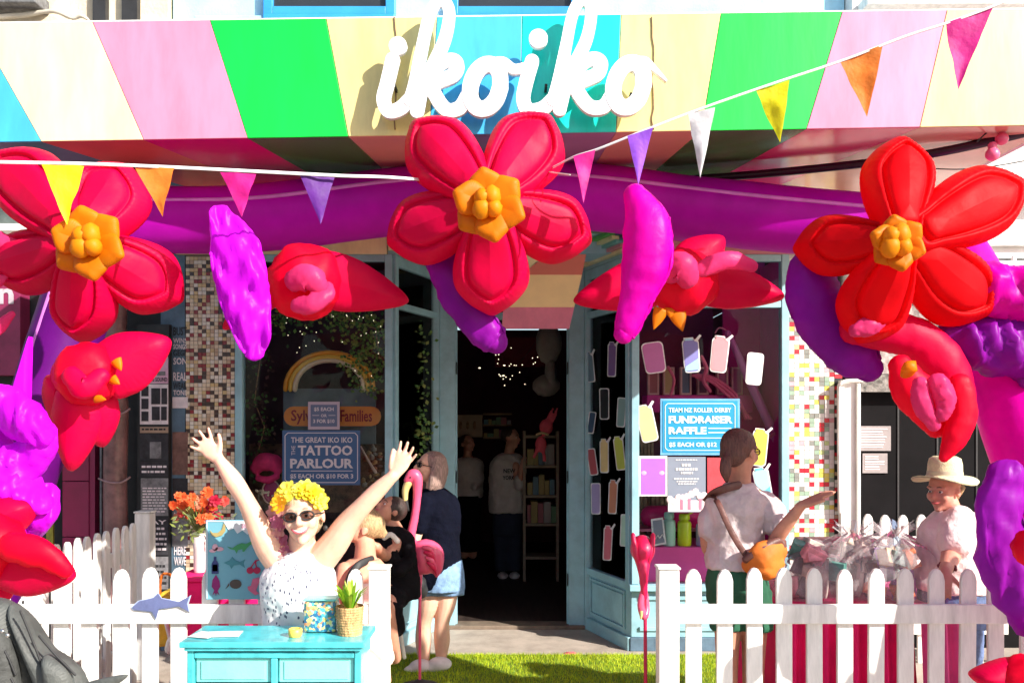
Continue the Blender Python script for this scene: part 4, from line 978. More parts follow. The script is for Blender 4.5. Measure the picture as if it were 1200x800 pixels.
# ---------------------------------------------------------------- right window display
o = thing('water_bottle_shelf', at(820, 662, 6.6), 'pink display plinth under the water bottles in the right window', 'plinth')
m = MB(); m.box(.93, 1.98, 6.46, 7.0, .50, at(0,640,6.5).z); link('plinth', m, mat('bright pink laminate', (.85,.10,.42), .4, .05, 3, .02), o, bevel=.004)
zp = at(0,640,6.5).z
def bottle(px, w_, h_, c_, lab):
    x = at(px, 0, 6.55).x; r = w_/2/1000*6.55; h = h_/1000*6.55; o = thing('water_bottle', (x, 6.55, zp), lab, 'bottle', 'water bottles in the right window')
    mt = mat('bottle '+str(c_), c_, .35, .08, 4, .05, coat=.3)
    m = MB(); m.lathe((x, 6.55, zp+.001), [(r*.92,0),(r,.01),(r,h*.68),(r*.9,h*.74),(r*.55,h*.78),(r*.5,h*.80)]); link('body', m, mt, o)
    m = MB(); m.lathe((x, 6.55, zp+h*.80), [(r*.78,0),(r*.8,.01),(r*.78,h*.15),(r*.6,h*.18)]); link('lid', m, mt, o)
    m = MB(); m.tube([(x+r*.3,6.54,zp+h*.95),(x+r*.9,6.54,zp+h*1.0),(x+r*1.5,6.54,zp+h*1.08)], [.006]*3, n=6); link('straw', m, mt, o)
bottle(784, 15, 40, (.40,.72,.60), 'mint green water bottle, first on the pink plinth'); bottle(802, 16, 38, (.62,.78,.02), 'lime yellow water bottle on the pink plinth'); bottle(824, 17, 34, (.35,.40,.75), 'periwinkle water bottle beside the visitor\'s elbow')
o = thing('price_card', at(770, 655, 6.48), 'dark chalkboard card with white edge left of the water bottles', 'card')
m = MB(); m.gprism([at(x, y, 6.47) for x, y in ((765,640),(781,637),(777,606),(763,608))][::-1], (0,.01,0)); link('card', m, MATS['white card'], o)
m = MB(); m.gprism([at(x, y, 6.465) for x, y in ((767,637.5),(779,635),(775.5,608.5),(765,610))][::-1], (0,.004,0)); link('face', m, MATS['grey poster print'], o)
m = MB(); m.tube([at(768,631,6.46), at(771,627,6.46), at(773,630,6.46), at(776,626,6.46), at(778,630,6.46)], [.004]*5, n=6); link('chalk_squiggle', m, MATS['white card'], o)
o = thing('pink_parcel_roll', at(800, 612, 6.75), 'long hot pink roll resting on a shelf above the bottles', 'roll')
m = MB(); m.tube([at(762,604,6.75), at(800,606,6.75), at(850,605,6.75)], [.085,.09,.085], n=20, wr=.05, k=6); link('roll', m, mat('hot pink film', (.80,.02,.20), .3, .15, 6, .4, 12), o)
m = MB()
for px in (782, 805, 828): m.lathe(at(px, 605, 6.75), [(.094,-.004),(.096,0),(.094,.004)], axis=(1,0,0))
link('band', m, MATS['rose print'], o)
m = MB(); m.box(.93, 1.72, 6.62, 7.05, at(0,621,6.7).z, at(0,618,6.7).z); tag(link('glass_shelf', m, pinkp), 'thin pink shelf carrying the hot pink roll', 'shelf')
o = thing('display_shelf', at(815, 463, 6.8), 'magenta display shelf with framed boxes behind the tumbler decals', 'shelf')
m = MB(); m.box(at(757,0,6.8).x, at(880,0,6.8).x, 6.75, 7.0, at(0,483,6.8).z, at(0,463,6.8).z); link('shelf', m, mat('magenta laminate', (.65,.015,.26), .4, .08, 3, .03), o, bevel=.004)
for k, (px, c_) in enumerate(((766,(.45,.12,.14)), (784,(.50,.28,.14)), (804,(.12,.14,.22)), (824,(.16,.02,.08)), (847,(.40,.06,.18)), (864,(.42,.10,.22)))):
    b_ = thing('framed_box', at(px, 462.5, 6.8), ['dusty red', 'ochre', 'slate', 'dark plum', 'rose', 'dusky pink'][k]+' gift box in pale frame on the magenta shelf', 'box', 'gift boxes on the magenta shelf')
    m = MB(); x0, x1 = px-6.5, px+6.5; y0, y1 = 430, 462.3
    for a, b, c, d in ((x0,x1,y0,y0+2),(x0,x1,y1-2,y1),(x0,x0+2,y0+2,y1-2),(x1-2,x1,y0+2,y1-2)): pbox(m, a, b, c, d, 6.78, .06)
    link('frame', m, mat('salmon frame', (.68,.34,.34), .5), b_)
    m = MB(); pbox(m, x0+2, x1-2, y0+2, y1-2, 6.79, .05); link('face', m, PM('box face %d' % k, c_), b_)
o = thing('diagonal_pole', at(905, 600, 6.55), 'mauve pole leaning diagonally inside the right window', 'pole')
m = MB(); m.tube([at(853,390,6.7), at(880,450,6.65), at(915,525,6.6), at(950,600,6.62)], [.022,.035,.036,.036], n=14); link('pole', m, mat('mauve pole', (.62,.14,.44), .35, .08, 3, .05), o)
m = MB(); m.tube([at(838,390,6.7), at(843,384,6.7), at(852,388,6.7), at(858,397,6.68)], [.006]*4, n=6); m.tube([at(902,512,6.55), at(908,508,6.55), at(914,510,6.55)], [.012]*3, n=6); link('cord', m, mat('pink cord', (.7,.2,.35), .5), o)
m = MB()
for s_ in (0, 1, 2): m.tube([at(812+s_*4,440+s_*2,6.72), at(835,442+s_*3,6.70), at(862,462+s_*5,6.68), at(874+s_*3,490,6.66)], [.013]*4, n=8)
m.tube([at(822,418,6.70), at(828,432,6.68), at(824,445,6.70), at(832,458,6.70)], [.016]*4, n=8); m.tube([at(783,430,6.68), at(790,445,6.68), at(786,462,6.68)], [.012]*3, n=8); m.tube([at(888,512,6.6), at(900,505,6.6), at(912,508,6.6)], [.012]*3, n=8)
tag(link('pink_streamers', m, mat('pink streamer', (.8,.12,.25), .5), None), 'coiled pink streamers hanging over the magenta shelf', 'streamer')['kind'] = 'stuff'
R = random.Random(11); m = MB()
for px in range(751, 766, 4): pbox(m, px, px+3, 505+R.uniform(-4, 4), 660, 6.9+R.uniform(0,.05), .12)
for px in range(764, 780, 5): pbox(m, px, px+4, 572+R.uniform(-4, 4), 602, 6.9, .12)
m.m = 0; tag(link('book_spines', m, mat('brown book spines', (.32,.22,.15), .7, .4, 6, .1)), 'upright brown books and packets stacked at the left of the right window', 'books')['kind'] = 'stuff'
# splayed window inside: shelves
m = MB()
for z in (.75, 1.15, 1.55):
    m.box(.66, 1.3, 7.12, 7.29, z, z+.02)
tag(link('back_shelf', m, wood), 'wooden shelves seen through the splayed window', 'shelf')['kind'] = 'stuff'

# ---------------------------------------------------------------- left window display
o = thing('rainbow_arch', at(387, 455, 6.6), 'orange and cream rainbow arch standing above the toy sign', 'decoration')
for i, (r, c_) in enumerate(((.338,(.72,.30,.03)), (.300,(.75,.48,.08)), (.265,(.72,.58,.42)))):
    m = MB(); c0 = at(386, 455, 6.6)
    m.tube([c0+V(-math.cos(a)*r, 0, math.sin(a)*r*.82) for a in [PI*k/16 for k in range(17)]], [(.019,.03)]*17, n=10, k=1); link('band', m, PM('rainbow %d' % i, c_), o)
m = MB(); pbox(m, 332, 440, 455, 520, 6.66, .03); tag(link('smoky_board', m, mat('smoky blue panel', (.10,.13,.16), .6, .2, 4, .1)), 'smoky grey blue display panel behind the toy sign', 'panel')
m = MB(); pbox(m, 292, 456, 520, 600, 6.9, .03); tag(link('display_backdrop', m, mat('brown rustic backdrop', (.13,.07,.045), .7, .5, 12, .3)), 'brown rustic backdrop low in the tattoo window', 'panel')
def vines(name, label, pts, n, seed, cols_, sz=.035):
    o = thing(name, at(*pts[0]), label, 'plant'); R = random.Random(seed); m = MB(); st = MB()
    for k in range(n):
        i = R.randrange(len(pts)); c0 = at(*pts[i])+V(R.gauss(0,.06), R.uniform(-.08,.08), R.gauss(0,.07))
        m.m = R.randrange(len(cols_)); a = R.uniform(0, 6.28); t = R.uniform(-.6,.6); s_ = sz*R.uniform(.6, 1.3)
        d = V(math.cos(a), R.uniform(-.5,.5), math.sin(a)-.3).normalized(); s2 = d.cross(V(0,1,0.2)).normalized()
        m.add([c0, c0+d*s_*.5+s2*s_*.35, c0+d*s_, c0+d*s_*.5-s2*s_*.35+V(0,-.008,0)], [(0,1,2,3)], False)
    for p, q in zip(pts[:-1], pts[1:]): st.tube([at(*p), at(*q)], [.005]*2, n=5, k=1)
    link('stem', st, wood, o); l = link('leaves', m, cols_, o, recalc=False); l['kind'] = 'stuff'; return o
LF = [mat('leaf green', (.12,.27,.05), .5, .2, 6, 0, transl=.2), mat('leaf dark', (.05,.13,.03), .6, .2, 6, 0), mat('leaf olive', (.22,.28,.06), .5, .2, 6, 0)]
vines('trailing_ivy', 'trailing ivy garland across the top of the tattoo window', [(298,372,6.6),(330,368,6.6),(365,366,6.6),(395,370,6.6),(420,378,6.6),(440,385,6.6),(445,420,6.6),(425,410,6.6),(415,430,6.6),(430,445,6.6)], 900, 2, LF)
vines('trailing_ivy', 'dense ivy hanging behind the left splayed window', [(480,385,6.8),(478,410,6.8),(485,430,6.85),(475,450,6.8),(488,465,6.85),(480,490,6.8),(490,505,6.8),(472,520,6.8)], 800, 3, LF)
vines('trailing_ivy', 'sparse dried foliage at the left edge of the tattoo window', [(300,380,6.7),(305,420,6.7),(298,470,6.7),(310,500,6.7),(300,540,6.7)], 260, 4, [mat('dried foliage', (.10,.05,.05), .8, .3, 6, 0), LF[1]])
fl = thing('fairy_lights', at(400, 380, 6.5), 'scattered warm fairy lights along the top of the tattoo window', 'lights'); R = random.Random(5); m = MB()
for k in range(34): m.ell(at(R.uniform(335, 450), 368+abs(R.gauss(0, 26)), 6.55), .0032, n=6)
warm = mat('fairy bulb', (1,.8,.55), .4, emit=1.6); link('bulbs', m, warm, fl)['kind'] = 'stuff'
m = MB(); m.tube([at(335+8*k, 370+5*math.sin(k*1.7), 6.56) for k in range(15)], [.002]*15, n=4, k=2); link('wire', m, black, fl)
# pink sunglasses headgear / pink cap and heart glasses display
o = thing('pink_cap_display', at(307, 560, 6.6), 'hot pink rolled cap hanging at the lower left of the tattoo window', 'cap')
m = MB(); m.tube([at(300,548,6.6), at(309,541,6.6), at(320,543,6.6), at(326,550,6.6)], [.05,.07,.07,.04], n=16, wr=.15); m.tube([at(302,560,6.58), at(314,562,6.56), at(325,558,6.58)], [.025,.03,.025], n=12, wr=.15); link('cap', m, mat('hot pink felt', (.75,.03,.16), .8, .2, 8, .4, 30), o, remesh=.012)
o = thing('pink_mirror', at(317, 590, 6.58), 'dark pink oval mirror with pale rim behind the raised arm', 'mirror')
m = MB(); c0 = at(318, 576, 6.58); m.ell(c0, (.062,.01,.085), n=20); link('face', m, mat('deep rose', (.35,.01,.10), .4), o)
m = MB(); m.tube([c0+V(.068*math.cos(a), -.006, .092*math.sin(a)) for a in [2*PI*k/20 for k in range(21)]], [.006]*21, n=6, k=1); link('rim', m, mat('pale rose rim', (.7,.4,.35), .4), o)
m = MB()
for k in range(14):
    a = 2.4*k; m.ell(at(303+k*.9+5*math.cos(a), 548+k*.4+26+6*math.sin(a*1.3), 6.56), .010, n=8)
tag(link('beads', m, mat('pale beads', (.75,.6,.45), .4)), 'cluster of pale beads beside the pink mirror', 'beads')['kind'] = 'stuff'
o = thing('paint_brush', at(440, 556, 6.55), 'large pale paint brush leaning in the tattoo window', 'brush')
m = MB(); m.tube([at(423,523,6.5), at(432,540,6.5), at(440,553,6.5)], [.005,.009,.013], n=8); link('handle', m, mat('pale brush', (.62,.45,.36), .5), o)
m = MB(); m.tube([at(441,555,6.5), at(434,563,6.5), at(427,572,6.5)], [.006,.004,.002], n=6); link('tip', m, wood, o)
R = random.Random(31); m = MB()
for k in range(70):
    m.m = R.randrange(4); m.ell(at(R.uniform(425, 455), R.uniform(520, 600), 6.7+R.uniform(0,.1)), (R.uniform(.012,.03), .02, R.uniform(.01,.03)), n=7)
tag(link('trinkets', m, [wood, PM('tan trinket', (.42,.26,.12)), PM('rust trinket', (.30,.10,.05)), PM('grey trinket', (.25,.22,.2))]), 'jumble of brown trinkets in the right of the tattoo window', 'trinkets')['kind'] = 'stuff'

# ---------------------------------------------------------------- inside the doorway
o = thing('display_rack', at(640, 680, 9.0), 'tall wooden display rack in the dim shop behind the customer', 'rack')
def P9(x, y): return at(x, y, 9.0)
for xa, xb, y0, y1 in ((613,616,505,690),(652,655,505,690)): m = MB(); pbox(m, xa, xb, y0, y1, 9.0, .3); link('upright', m, mat('pale rack wood', (.30,.22,.15), .6), o)
for y in (510, 545, 580, 613, 652): m = MB(); pbox(m, 616, 652, y, y+3, 9.0, .3); link('shelf', m, mat('pale rack wood'   , (.3,.2,.1)), o)
R = random.Random(6)
cl_ = [PM('stock %d' % i, c_) for i, c_ in enumerate(((.35,.25,.06),(.35,.08,.10),(.10,.2,.25),(.35,.3,.28),(.1,.22,.1)))]
m = MB()
for y in (545, 580, 613):
    x = 618
    while x < 648:
        w_ = R.uniform(4, 9); m.m = R.randrange(5); pbox(m, x, x+w_-.5, y-R.uniform(12, 26), y, 9.05, .2); x += w_
link('stock', m, cl_, o)['kind'] = 'stuff'
o = thing('wall_shelving', at(560, 520, 10), 'dim shelving with boxes high on the back wall of the shop', 'shelving')
m = MB(); pbox(m, 534, 565, 486, 512, 10, .2); link('box', m, mat('pale carton', (.38,.28,.18), .7), o)
m = MB()
for px in (540, 548, 556): m.ell(at(px, 498, 9.99), (.018,.006,.05))
link('emblem', m, MATS['brown wood'], o)
for y in (484, 497, 512): m = MB(); pbox(m, 566, 600, y, y+2, 10, .2); link('shelf', m, wood, o)
m = MB(); R = random.Random(9)
for y in (497, 512):
    x = 567
    while x < 597: w_ = R.uniform(3, 8); m.m = R.randrange(5); pbox(m, x, x+w_-.5, y-R.uniform(4, 10), y, 10.03, .14); x += w_
link('stock', m, cl_, o)['kind'] = 'stuff'
o = thing('paper_lantern', at(645, 450, 8.6), 'large pale pleated paper lanterns hanging inside the door', 'lantern')
for (px, py, rx, ry) in ((643,402,.13,.22), (640,452,.14,.11), (645,440,.06,.2)):
    m = MB(); m.ell(at(px, py, 8.6), (rx, .12, ry), n=20, wr=.05); link('shade', m, mat('grey paper', (.30,.27,.25), .8, .1, 8, .3, 30), o)
o = thing('pink_bunny_toy', at(638, 535, 8.4), 'pink long eared bunny toy hanging in the doorway', 'toy')
m = MB(); m.ell(at(640,500,8.4), (.07,.06,.08)); m.ell(at(634,520,8.4), (.06,.05,.08)); m.tube([at(641,495,8.4), at(645,484,8.4), at(648,478,8.4)], [.02,.018,.01], n=8); m.tube([at(645,496,8.4), at(651,486,8.4), at(653,478,8.4)], [.02,.018,.01], n=8); m.tube([at(630,525,8.4), at(626,535,8.4)], [.02,.02], n=8); m.tube([at(637,528,8.4), at(638,540,8.4)], [.02,.02], n=8)
link('body', m, mat('coral plush', (.75,.10,.14), .8, .1, 8, .3), o, remesh=.015)
m = MB(); m.tube([at(629,509,8.33), at(635,507,8.31), at(642,509,8.33)], [.012]*3, n=8); link('collar', m, mat('tan collar', (.6,.4,.2), .6), o)
fl = thing('fairy_lights', at(600, 430, 8.5), 'string of small warm lights hanging inside the doorway', 'lights'); m = MB(); R = random.Random(8)
for k in range(26): m.ell(at(580+R.uniform(0,50), 400+R.uniform(0, 40)+abs(k-13), 8.5), .005, n=6)
for px, py in ((562,431),(590,440),(591,428),(640,402)): m.ell(at(px, py, 8.5), (.012,.01,.006), n=6)
link('bulbs', m, warm, fl)['kind'] = 'stuff'
m = MB(); m.tube([at(575,395,8.5), at(600,430,8.5), at(628,400,8.5)], [.002]*3, n=4); link('wire', m, black, fl)
m = MB(); pbox(m, 580, 640, 395, 430, 9.6, .02); tag(link('maroon_banner', m, mat('maroon cloth', (.16,.008,.02), .8)), 'maroon banner hung high in the dim shop', 'banner')

# ---------------------------------------------------------------- people
def head_shapes(m, c, yaw=0, pitch=0, roll=0, s=.225):
    """head centred at c; face looks towards -Y when yaw = 0"""
    M = Euler((pitch, roll, yaw), 'ZYX').to_matrix() if False else (Matrix.Rotation(yaw, 3, 'Z') @ Matrix.Rotation(roll, 3, 'Y') @ Matrix.Rotation(pitch, 3, 'X'))
    def T(x, y, z): return Vector(c)+M @ Vector((x*s, y*s, z*s))
    def E(x, y, z, a, b, d, n=16): m.ell(T(x, y, z), (a*s, b*s, d*s), n=n, M=M)
    E(0,.05,.13,.335,.41,.37); E(0,-.09,-.08,.275,.30,.36); E(0,-.17,-.33,.15,.16,.13); E(0,-.27,-.41,.085,.08,.065)
    E(.15,-.25,-.10,.12,.12,.13); E(-.15,-.25,-.10,.12,.12,.13)
    E(0,-.31,.12,.24,.09,.07)
    m.tube([T(0,-.37,.07), T(0,-.42,-.02), T(0,-.455,-.10)], [.032*s,.045*s,.062*s], n=10)
    E(.045,-.405,-.115,.04,.04,.035); E(-.045,-.405,-.115,.04,.04,.035)
    E(0,-.36,-.235,.11,.05,.045)
    for sx in (-1, 1): E(.335*sx,.06,-.02,.035,.09,.13)
    return T, M
def face_parts(root, T, M, s, skinm, smile=False, glasses=None, lip=(.55,.12,.12), brows=(.2,.12,.08), eyes=True):
    lipm = mat('lips %s' % (lip,), lip, .4, .1, 10, 0); eyew = mat('eye white', (.75,.72,.70), .3, .05, 5, 0); iris = mat('iris', (.05,.035,.02), .2, .2, 5, 0)
    if eyes:
        for sx in (-1, 1):
            m = MB(); m.ell(T(.125*sx,-.335,.02), (.055*s,.03*s,.030*s), M=M); e = link('eye', m, eyew, root)
            m = MB(); m.ell(T(.125*sx,-.362,.02), (.025*s,.012*s,.026*s), M=M); link('iris', m, iris, e)
            m = MB(); m.tube([T(.05*sx,-.375,.115), T(.125*sx,-.375,.14), T(.21*sx,-.32,.105)], [.014*s,.018*s,.010*s], n=6); link('eyebrow', m, mat('brow %s' % (brows,), brows, .8), root)
    w_ = .15 if smile else .10; dz = .045 if smile else 0
    m = MB(); m.tube([T(-w_,-.355,-.225+dz), T(-w_*.5,-.40,-.245), T(0,-.41,-.25), T(w_*.5,-.40,-.245), T(w_,-.355,-.225+dz)], [.010*s,.026*s,.030*s,.026*s,.010*s], n=8); link('lips', m, lipm, root)
    if smile:
        m = MB(); m.tube([T(-w_*.75,-.375,-.225+dz*.6), T(0,-.434,-.243), T(w_*.75,-.375,-.225+dz*.6)], [.008*s,.016*s,.008*s], n=8); link('teeth', m, eyew, root)
    if glasses:
        m = MB(); q = Vector((0,0,0))
        for sx in (-1, 1):
            P = [T(.14*sx+.115*math.cos(a), -.42+abs(.14*sx+.115*math.cos(a))*.22, .02+.075*math.sin(a)) for a in [2*PI*k/16 for k in range(17)]]
            m.tube(P, [.015*s]*17, n=6, k=1); m.tube([T(.25*sx,-.37,.03), T(.34*sx,-.2,.03), T(.36*sx,.03,.03)], [.012*s]*3, n=6)
        m.tube([T(-.03,-.42,.03), T(.03,-.42,.03)], [.014*s]*2, n=6, k=1); link('glasses_frame', m, glasses, root)
        m = MB()
        for sx in (-1, 1): m.ell(T(.14*sx,-.395,.02), (.105*s,.006*s,.068*s), n=14, M=M)
        link('lenses', m, glass_mat('tinted lens', (.55,.5,.5)), root)
def hand_shapes(m, wrist, d, n, side=1, L=.18, spread=.20, curl=.25, thumb=.9):
    """d towards the fingers, n palm normal, side chooses where the thumb is"""
    d = Vector(d).normalized(); n = Vector(n); n = (n-d*n.dot(d)).normalized(); r = d.cross(n).normalized()*side; wv = Vector(wrist); q = L/.18
    P = lambda a, b, c=0: wv+d*a*q+r*b*q+n*c*q
    m.tube([P(-.01,0), P(.02,0), P(.055,.0), P(.088,.0)], [(.027*q,.020*q),(.033*q,.019*q),(.041*q,.016*q),(.040*q,.013*q)], n=14, ref=n)
    for i, (b, l, rr) in enumerate(((.031,.070,.0088),(.0105,.080,.0092),(-.0105,.074,.0088),(-.030,.058,.0078))):
        a = spread*(1.5-i)*.75; dd = (d*math.cos(a)+r*math.sin(a)); c1 = curl*(.8+.15*i)
        p0 = P(.078, b*.95); d1 = (dd*math.cos(c1*.4)+n*math.sin(c1*.4)); d2 = (dd*math.cos(c1*1.3)+n*math.sin(c1*1.3)); d3 = (dd*math.cos(c1*2)+n*math.sin(c1*2))
        p1 = p0+d1*l*.5*q; p2 = p1+d2*l*.32*q; p3 = p2+d3*l*.24*q
        m.tube([p0, p1, p2, p3], [rr*1.08*q, rr*q, rr*.93*q, rr*.8*q], n=9, k=3)
    t0 = P(.022,.024,.004); td = (d*math.cos(thumb)+r*math.sin(thumb)).normalized(); t1 = t0+td*.036*q; t2 = t1+(td*.8+d*.35).normalized()*.030*q; t3 = t2+(td*.6+d*.5+n*.15).normalized()*.022*q
    m.tube([t0, t1, t2, t3], [.0145*q,.0115*q,.0105*q,.0085*q], n=9, k=3)
def limb(m, P, R, n=14): m.tube(P, R, n=n, k=4, rnd=True)
def hairm(name, c): return mat(name, c, .5, .32, 45, 1.0, 95, stretch=(3, 3, .35), dist=.007)

# --- front: woman with yellow flowers in her hair, arms raised
Yw = 3.58; sk = skin
o = thing('person', V(at(350,0,Yw).x, Yw, 0), 'woman with yellow flower crown and glasses cheering with both arms raised behind the dresser', 'person')
hc = at(355, 605, Yw-.03)
m = MB(); T, M = head_shapes(m, hc, yaw=math.radians(4), pitch=math.radians(-4), roll=math.radians(-6), s=.240)
W = lambda x, y, dz=0: at(x, y, Yw+dz)
m.stack([(W(352,800,.02),.20,.14),(W(352,735,.02),.150,.115),(W(350,700,.02),.150,.115),(W(350,672,.02),.145,.105),(W(351,655,.02),.115,.085),(W(352,645,.02),.062,.06),(W(354,630,.01),.055,.055),(W(355,615,.0),.05,.05)], n=24)
limb(m, [W(332,662,.02), W(315,640,.0), W(301,612,-.02), W(288,586,-.04), W(273,562,-.05), W(257,539,-.06)], [.066,.060,.047,.037,.038,.023])
limb(m, [W(372,660,.02), W(392,636,.0), W(408,612,-.02), W(424,594,-.04), W(443,574,-.05), W(461,557,-.06)], [.066,.060,.049,.040,.035,.024])
hand_shapes(m, W(256,538,-.06), W(238,518,-.05)-W(256,538,-.06), (0.15,-1,.1), side=1, L=.158, spread=.40, curl=.15, thumb=.85)
hand_shapes(m, W(461,557,-.06), W(474,536,-.05)-W(461,557,-.06), (-.25,-1,.1), side=-1, L=.165, spread=.26, curl=.22, thumb=.6)
body = link('body', m, sk, o, remesh=.0052, smooth=2)
face_parts(o, T, M, .240, sk, smile=True, glasses=black, lip=(.62,.12,.14), brows=(.35,.25,.18))
# white sleeveless top with little dark marks
def topmat():
    mm = bpy.data.materials.new('white floral cotton'); mm.use_nodes = True; t = mm.node_tree; N = t.nodes; L = t.links; p = N['Principled BSDF']
    tc = N.new('ShaderNodeTexCoord'); mp = N.new('ShaderNodeMapping'); mp.inputs['Rotation'].default_value = (0,.5,.3); mp.inputs['Scale'].default_value = (1,1,.55); L.new(tc.outputs['Object'], mp.inputs[0])
    v = N.new('ShaderNodeTexVoronoi'); v.inputs['Scale'].default_value = 64; v.inputs['Randomness'].default_value = 1; L.new(mp.outputs[0], v.inputs[0])
    n = N.new('ShaderNodeTexNoise'); n.inputs['Scale'].default_value = 90; L.new(tc.outputs['Object'], n.inputs[0])
    a = N.new('ShaderNodeMath'); a.operation = 'MULTIPLY_ADD'; a.inputs[1].default_value = .25; L.new(n.outputs[0], a.inputs[0]); L.new(v.outputs[0], a.inputs[2])
    r = N.new('ShaderNodeValToRGB'); r.color_ramp.elements[0].color = (.10,.10,.16,1); r.color_ramp.elements[1].color = (.82,.81,.80,1); r.color_ramp.elements[0].position = .34; r.color_ramp.elements[1].position = .40
    mr = N.new('ShaderNodeMapRange'); mr.inputs[1].default_value = 0; mr.inputs[2].default_value = 1; L.new(a.outputs[0], mr.inputs[0]); L.new(mr.outputs[0], r.inputs[0]); L.new(r.outputs[0], p.inputs['Base Color']); p.inputs['Roughness'].default_value = .8
    b = N.new('ShaderNodeTexNoise'); b.inputs['Scale'].default_value = 14; bp = N.new('ShaderNodeBump'); bp.inputs['Strength'].default_value = .5; bp.inputs['Distance'].default_value = .02
    L.new(tc.outputs['Object'], b.inputs[0]); L.new(b.outputs[0], bp.inputs['Height']); L.new(bp.outputs[0], p.inputs['Normal']); return mm
m = MB(); m.stack([(W(352,790,.02),.215,.155),(W(352,745,.02),.165,.130),(W(352,715,.02),.158,.130),(W(350,690,.01),.158,.132),(W(350,672,.01),.150,.125),(W(352,657,.015),.118,.103),(W(354,646,.02),.080,.078)], n=28)
link('sleeveless_top', m, topmat(), o, remesh=.008, smooth=3, disp=.018)
# yellow flower crown and short hair
m = MB(); m.ell(T(0,.09,.20), (.36*.232,.42*.232,.36*.232), n=18, M=M, wr=.1); m.ell(T(0,.2,.0), (.34*.232,.30*.232,.40*.232), n=18, M=M); link('hair', m, hairm('blonde grey hair', (.55,.42,.25)), o)
R = random.Random(12); cm = [mat('yellow petal', (.90,.72,.02), .6, .1, 8, .2, transl=.3), mat('lemon petal', (.92,.85,.12), .6, .1, 8, .2, transl=.3), mat('deep yellow petal', (.88,.52,.02), .6, .1, 8, .2, transl=.3), mat('blush petal', (.80,.42,.40), .6, .1, 8, .2, transl=.3), mat('rose petal', (.60,.18,.30), .6, .1, 8, .2, transl=.3)]
def rosette(m, c, r, nrm, R, idx):
    nrm = Vector(nrm).normalized(); a = nrm.orthogonal().normalized(); b = nrm.cross(a); m.m = idx
    for ringi, (cnt, rad, lift) in enumerate(((7, 1.0, .0), (6, .72, .25), (4, .42, .45))):
        for k in range(cnt):
            t = 2*PI*(k+.5*ringi)/cnt+R.uniform(-.2,.2); d = a*math.cos(t)+b*math.sin(t); s2 = nrm.cross(d)
            p0 = c+nrm*r*lift*.6; tip = c+d*r*rad+nrm*r*(lift+.25); mid = c+d*r*rad*.65+nrm*r*(lift+.12)
            m.add([p0, mid+s2*r*.38*rad, tip+s2*r*.12, tip-s2*r*.12, mid-s2*r*.38*rad], [(0,1,2,3,4)], True)
crown_pos = []
for k in range(15):
    a = PI*(k/14)*1.1-.05*PI
    crown_pos.append((-math.cos(a)*.34, -.20+.05*math.sin(k*2.3), .22+math.sin(a)*.19+.03*math.sin(k*1.9)))
for k in range(8): crown_pos.append((-.28+.08*k, -.10, .42+.05*math.sin(k*1.7)))
for i, (x, y, z) in enumerate(crown_pos):
    m = MB(); idx = 0; mt = cm[(0,1,2)[R.randrange(3)]] if 1 < i else cm[3]
    rosette(m, T(x, y, z), .034*R.uniform(.8,1.35), M @ Vector((x, -.6, z-.1)), R, 0); link('flower', m, mt, o, recalc=False)
for i, (x, y, z, c_) in enumerate(((-.42,-.1,-.05,4),(-.48,-.05,-.2,3),(-.45,.0,-.36,4),(-.52,.0,-.5,3),(-.40,-.05,-.6,4),(-.50,.05,.12,3),(-.38,-.1,-.72,3))):
    m = MB(); rosette(m, T(x, y+.15, z), .040, (-.2,-1,.1), R, 0); link('pink_flower', m, cm[c_], o, recalc=False)
m = MB(); m.ell(T(.37,-.02,-.24), (.010,.008,.012)); link('earring', m, black, o)

# seated knee to the right of the dresser
m = MB(); limb(m, [V(W(372,780).x,Yw+.05,.62), V(at(420,775,Yw-.2).x,Yw-.2,at(420,778,Yw-.2).z), V(at(445,815,Yw-.25).x,Yw-.28,at(440,815,Yw-.25).z-.05), V(at(450,900,Yw-.2).x,Yw-.2,.10)], [.10,.078,.066,.045]); link('leg', m, sk, o)

# --- generic standing figure
def torso(m, pts, yaw): m.stack(pts, yaw=yaw, n=26)

# woman in dark shirt and denim shorts near the door, looking down to the left
Yb = 5.86
o = thing('person', V(at(515,0,Yb).x, Yb, 0), 'grey blonde woman in navy shirt and denim shorts standing by the shop door', 'person')
B = lambda x, y, dz=0: at(x, y, Yb+dz)
m = MB(); T, M = head_shapes(m, B(503,548,.0), yaw=math.radians(-62), pitch=math.radians(-14), s=.225)
torso(m, [(B(515,672),.13,.12),(B(515,640),.12,.11),(B(514,600),.13,.115),(B(512,585),.15,.10),(B(511,577),.09,.08),(B(508,568),.05,.05),(B(505,556),.048,.048)], .6)
limb(m, [B(526,590,.0), B(528,612,.0), B(524,640,-.03), B(518,655,-.05)], [.055,.047,.038,.027]); limb(m, [B(498,590,-.1), B(490,618,-.12), B(484,640,-.16), B(480,655,-.2)], [.05,.044,.036,.027])
hand_shapes(m, B(518,655,-.05), (-.1,-.2,-1), (-1,0,0), 1, .17, .1, .35); hand_shapes(m, B(480,655,-.2), (-.5,-.2,-1), (-1,0,0), 1, .16, .1, .35)
limb(m, [B(505,675,.0), B(502,705,-.02), B(497,728,.0), B(496,750,.02), B(497,776,.03)], [.085,.07,.052,.056,.034]); limb(m, [B(525,675,.02), B(523,705,.0), B(518,728,.0), B(518,750,.03), B(517,773,.05)], [.085,.07,.052,.056,.034])
link('body', m, skin, o, remesh=.0065); face_parts(o, T, M, .225, skin, glasses=black)
m = MB(); torso(m, [(B(515,688),.165,.145),(B(515,665),.16,.14),(B(515,640),.145,.13),(B(513,605),.155,.125),(B(512,590),.165,.115),(B(511,579),.115,.095),(B(509,572),.07,.07)], .6)
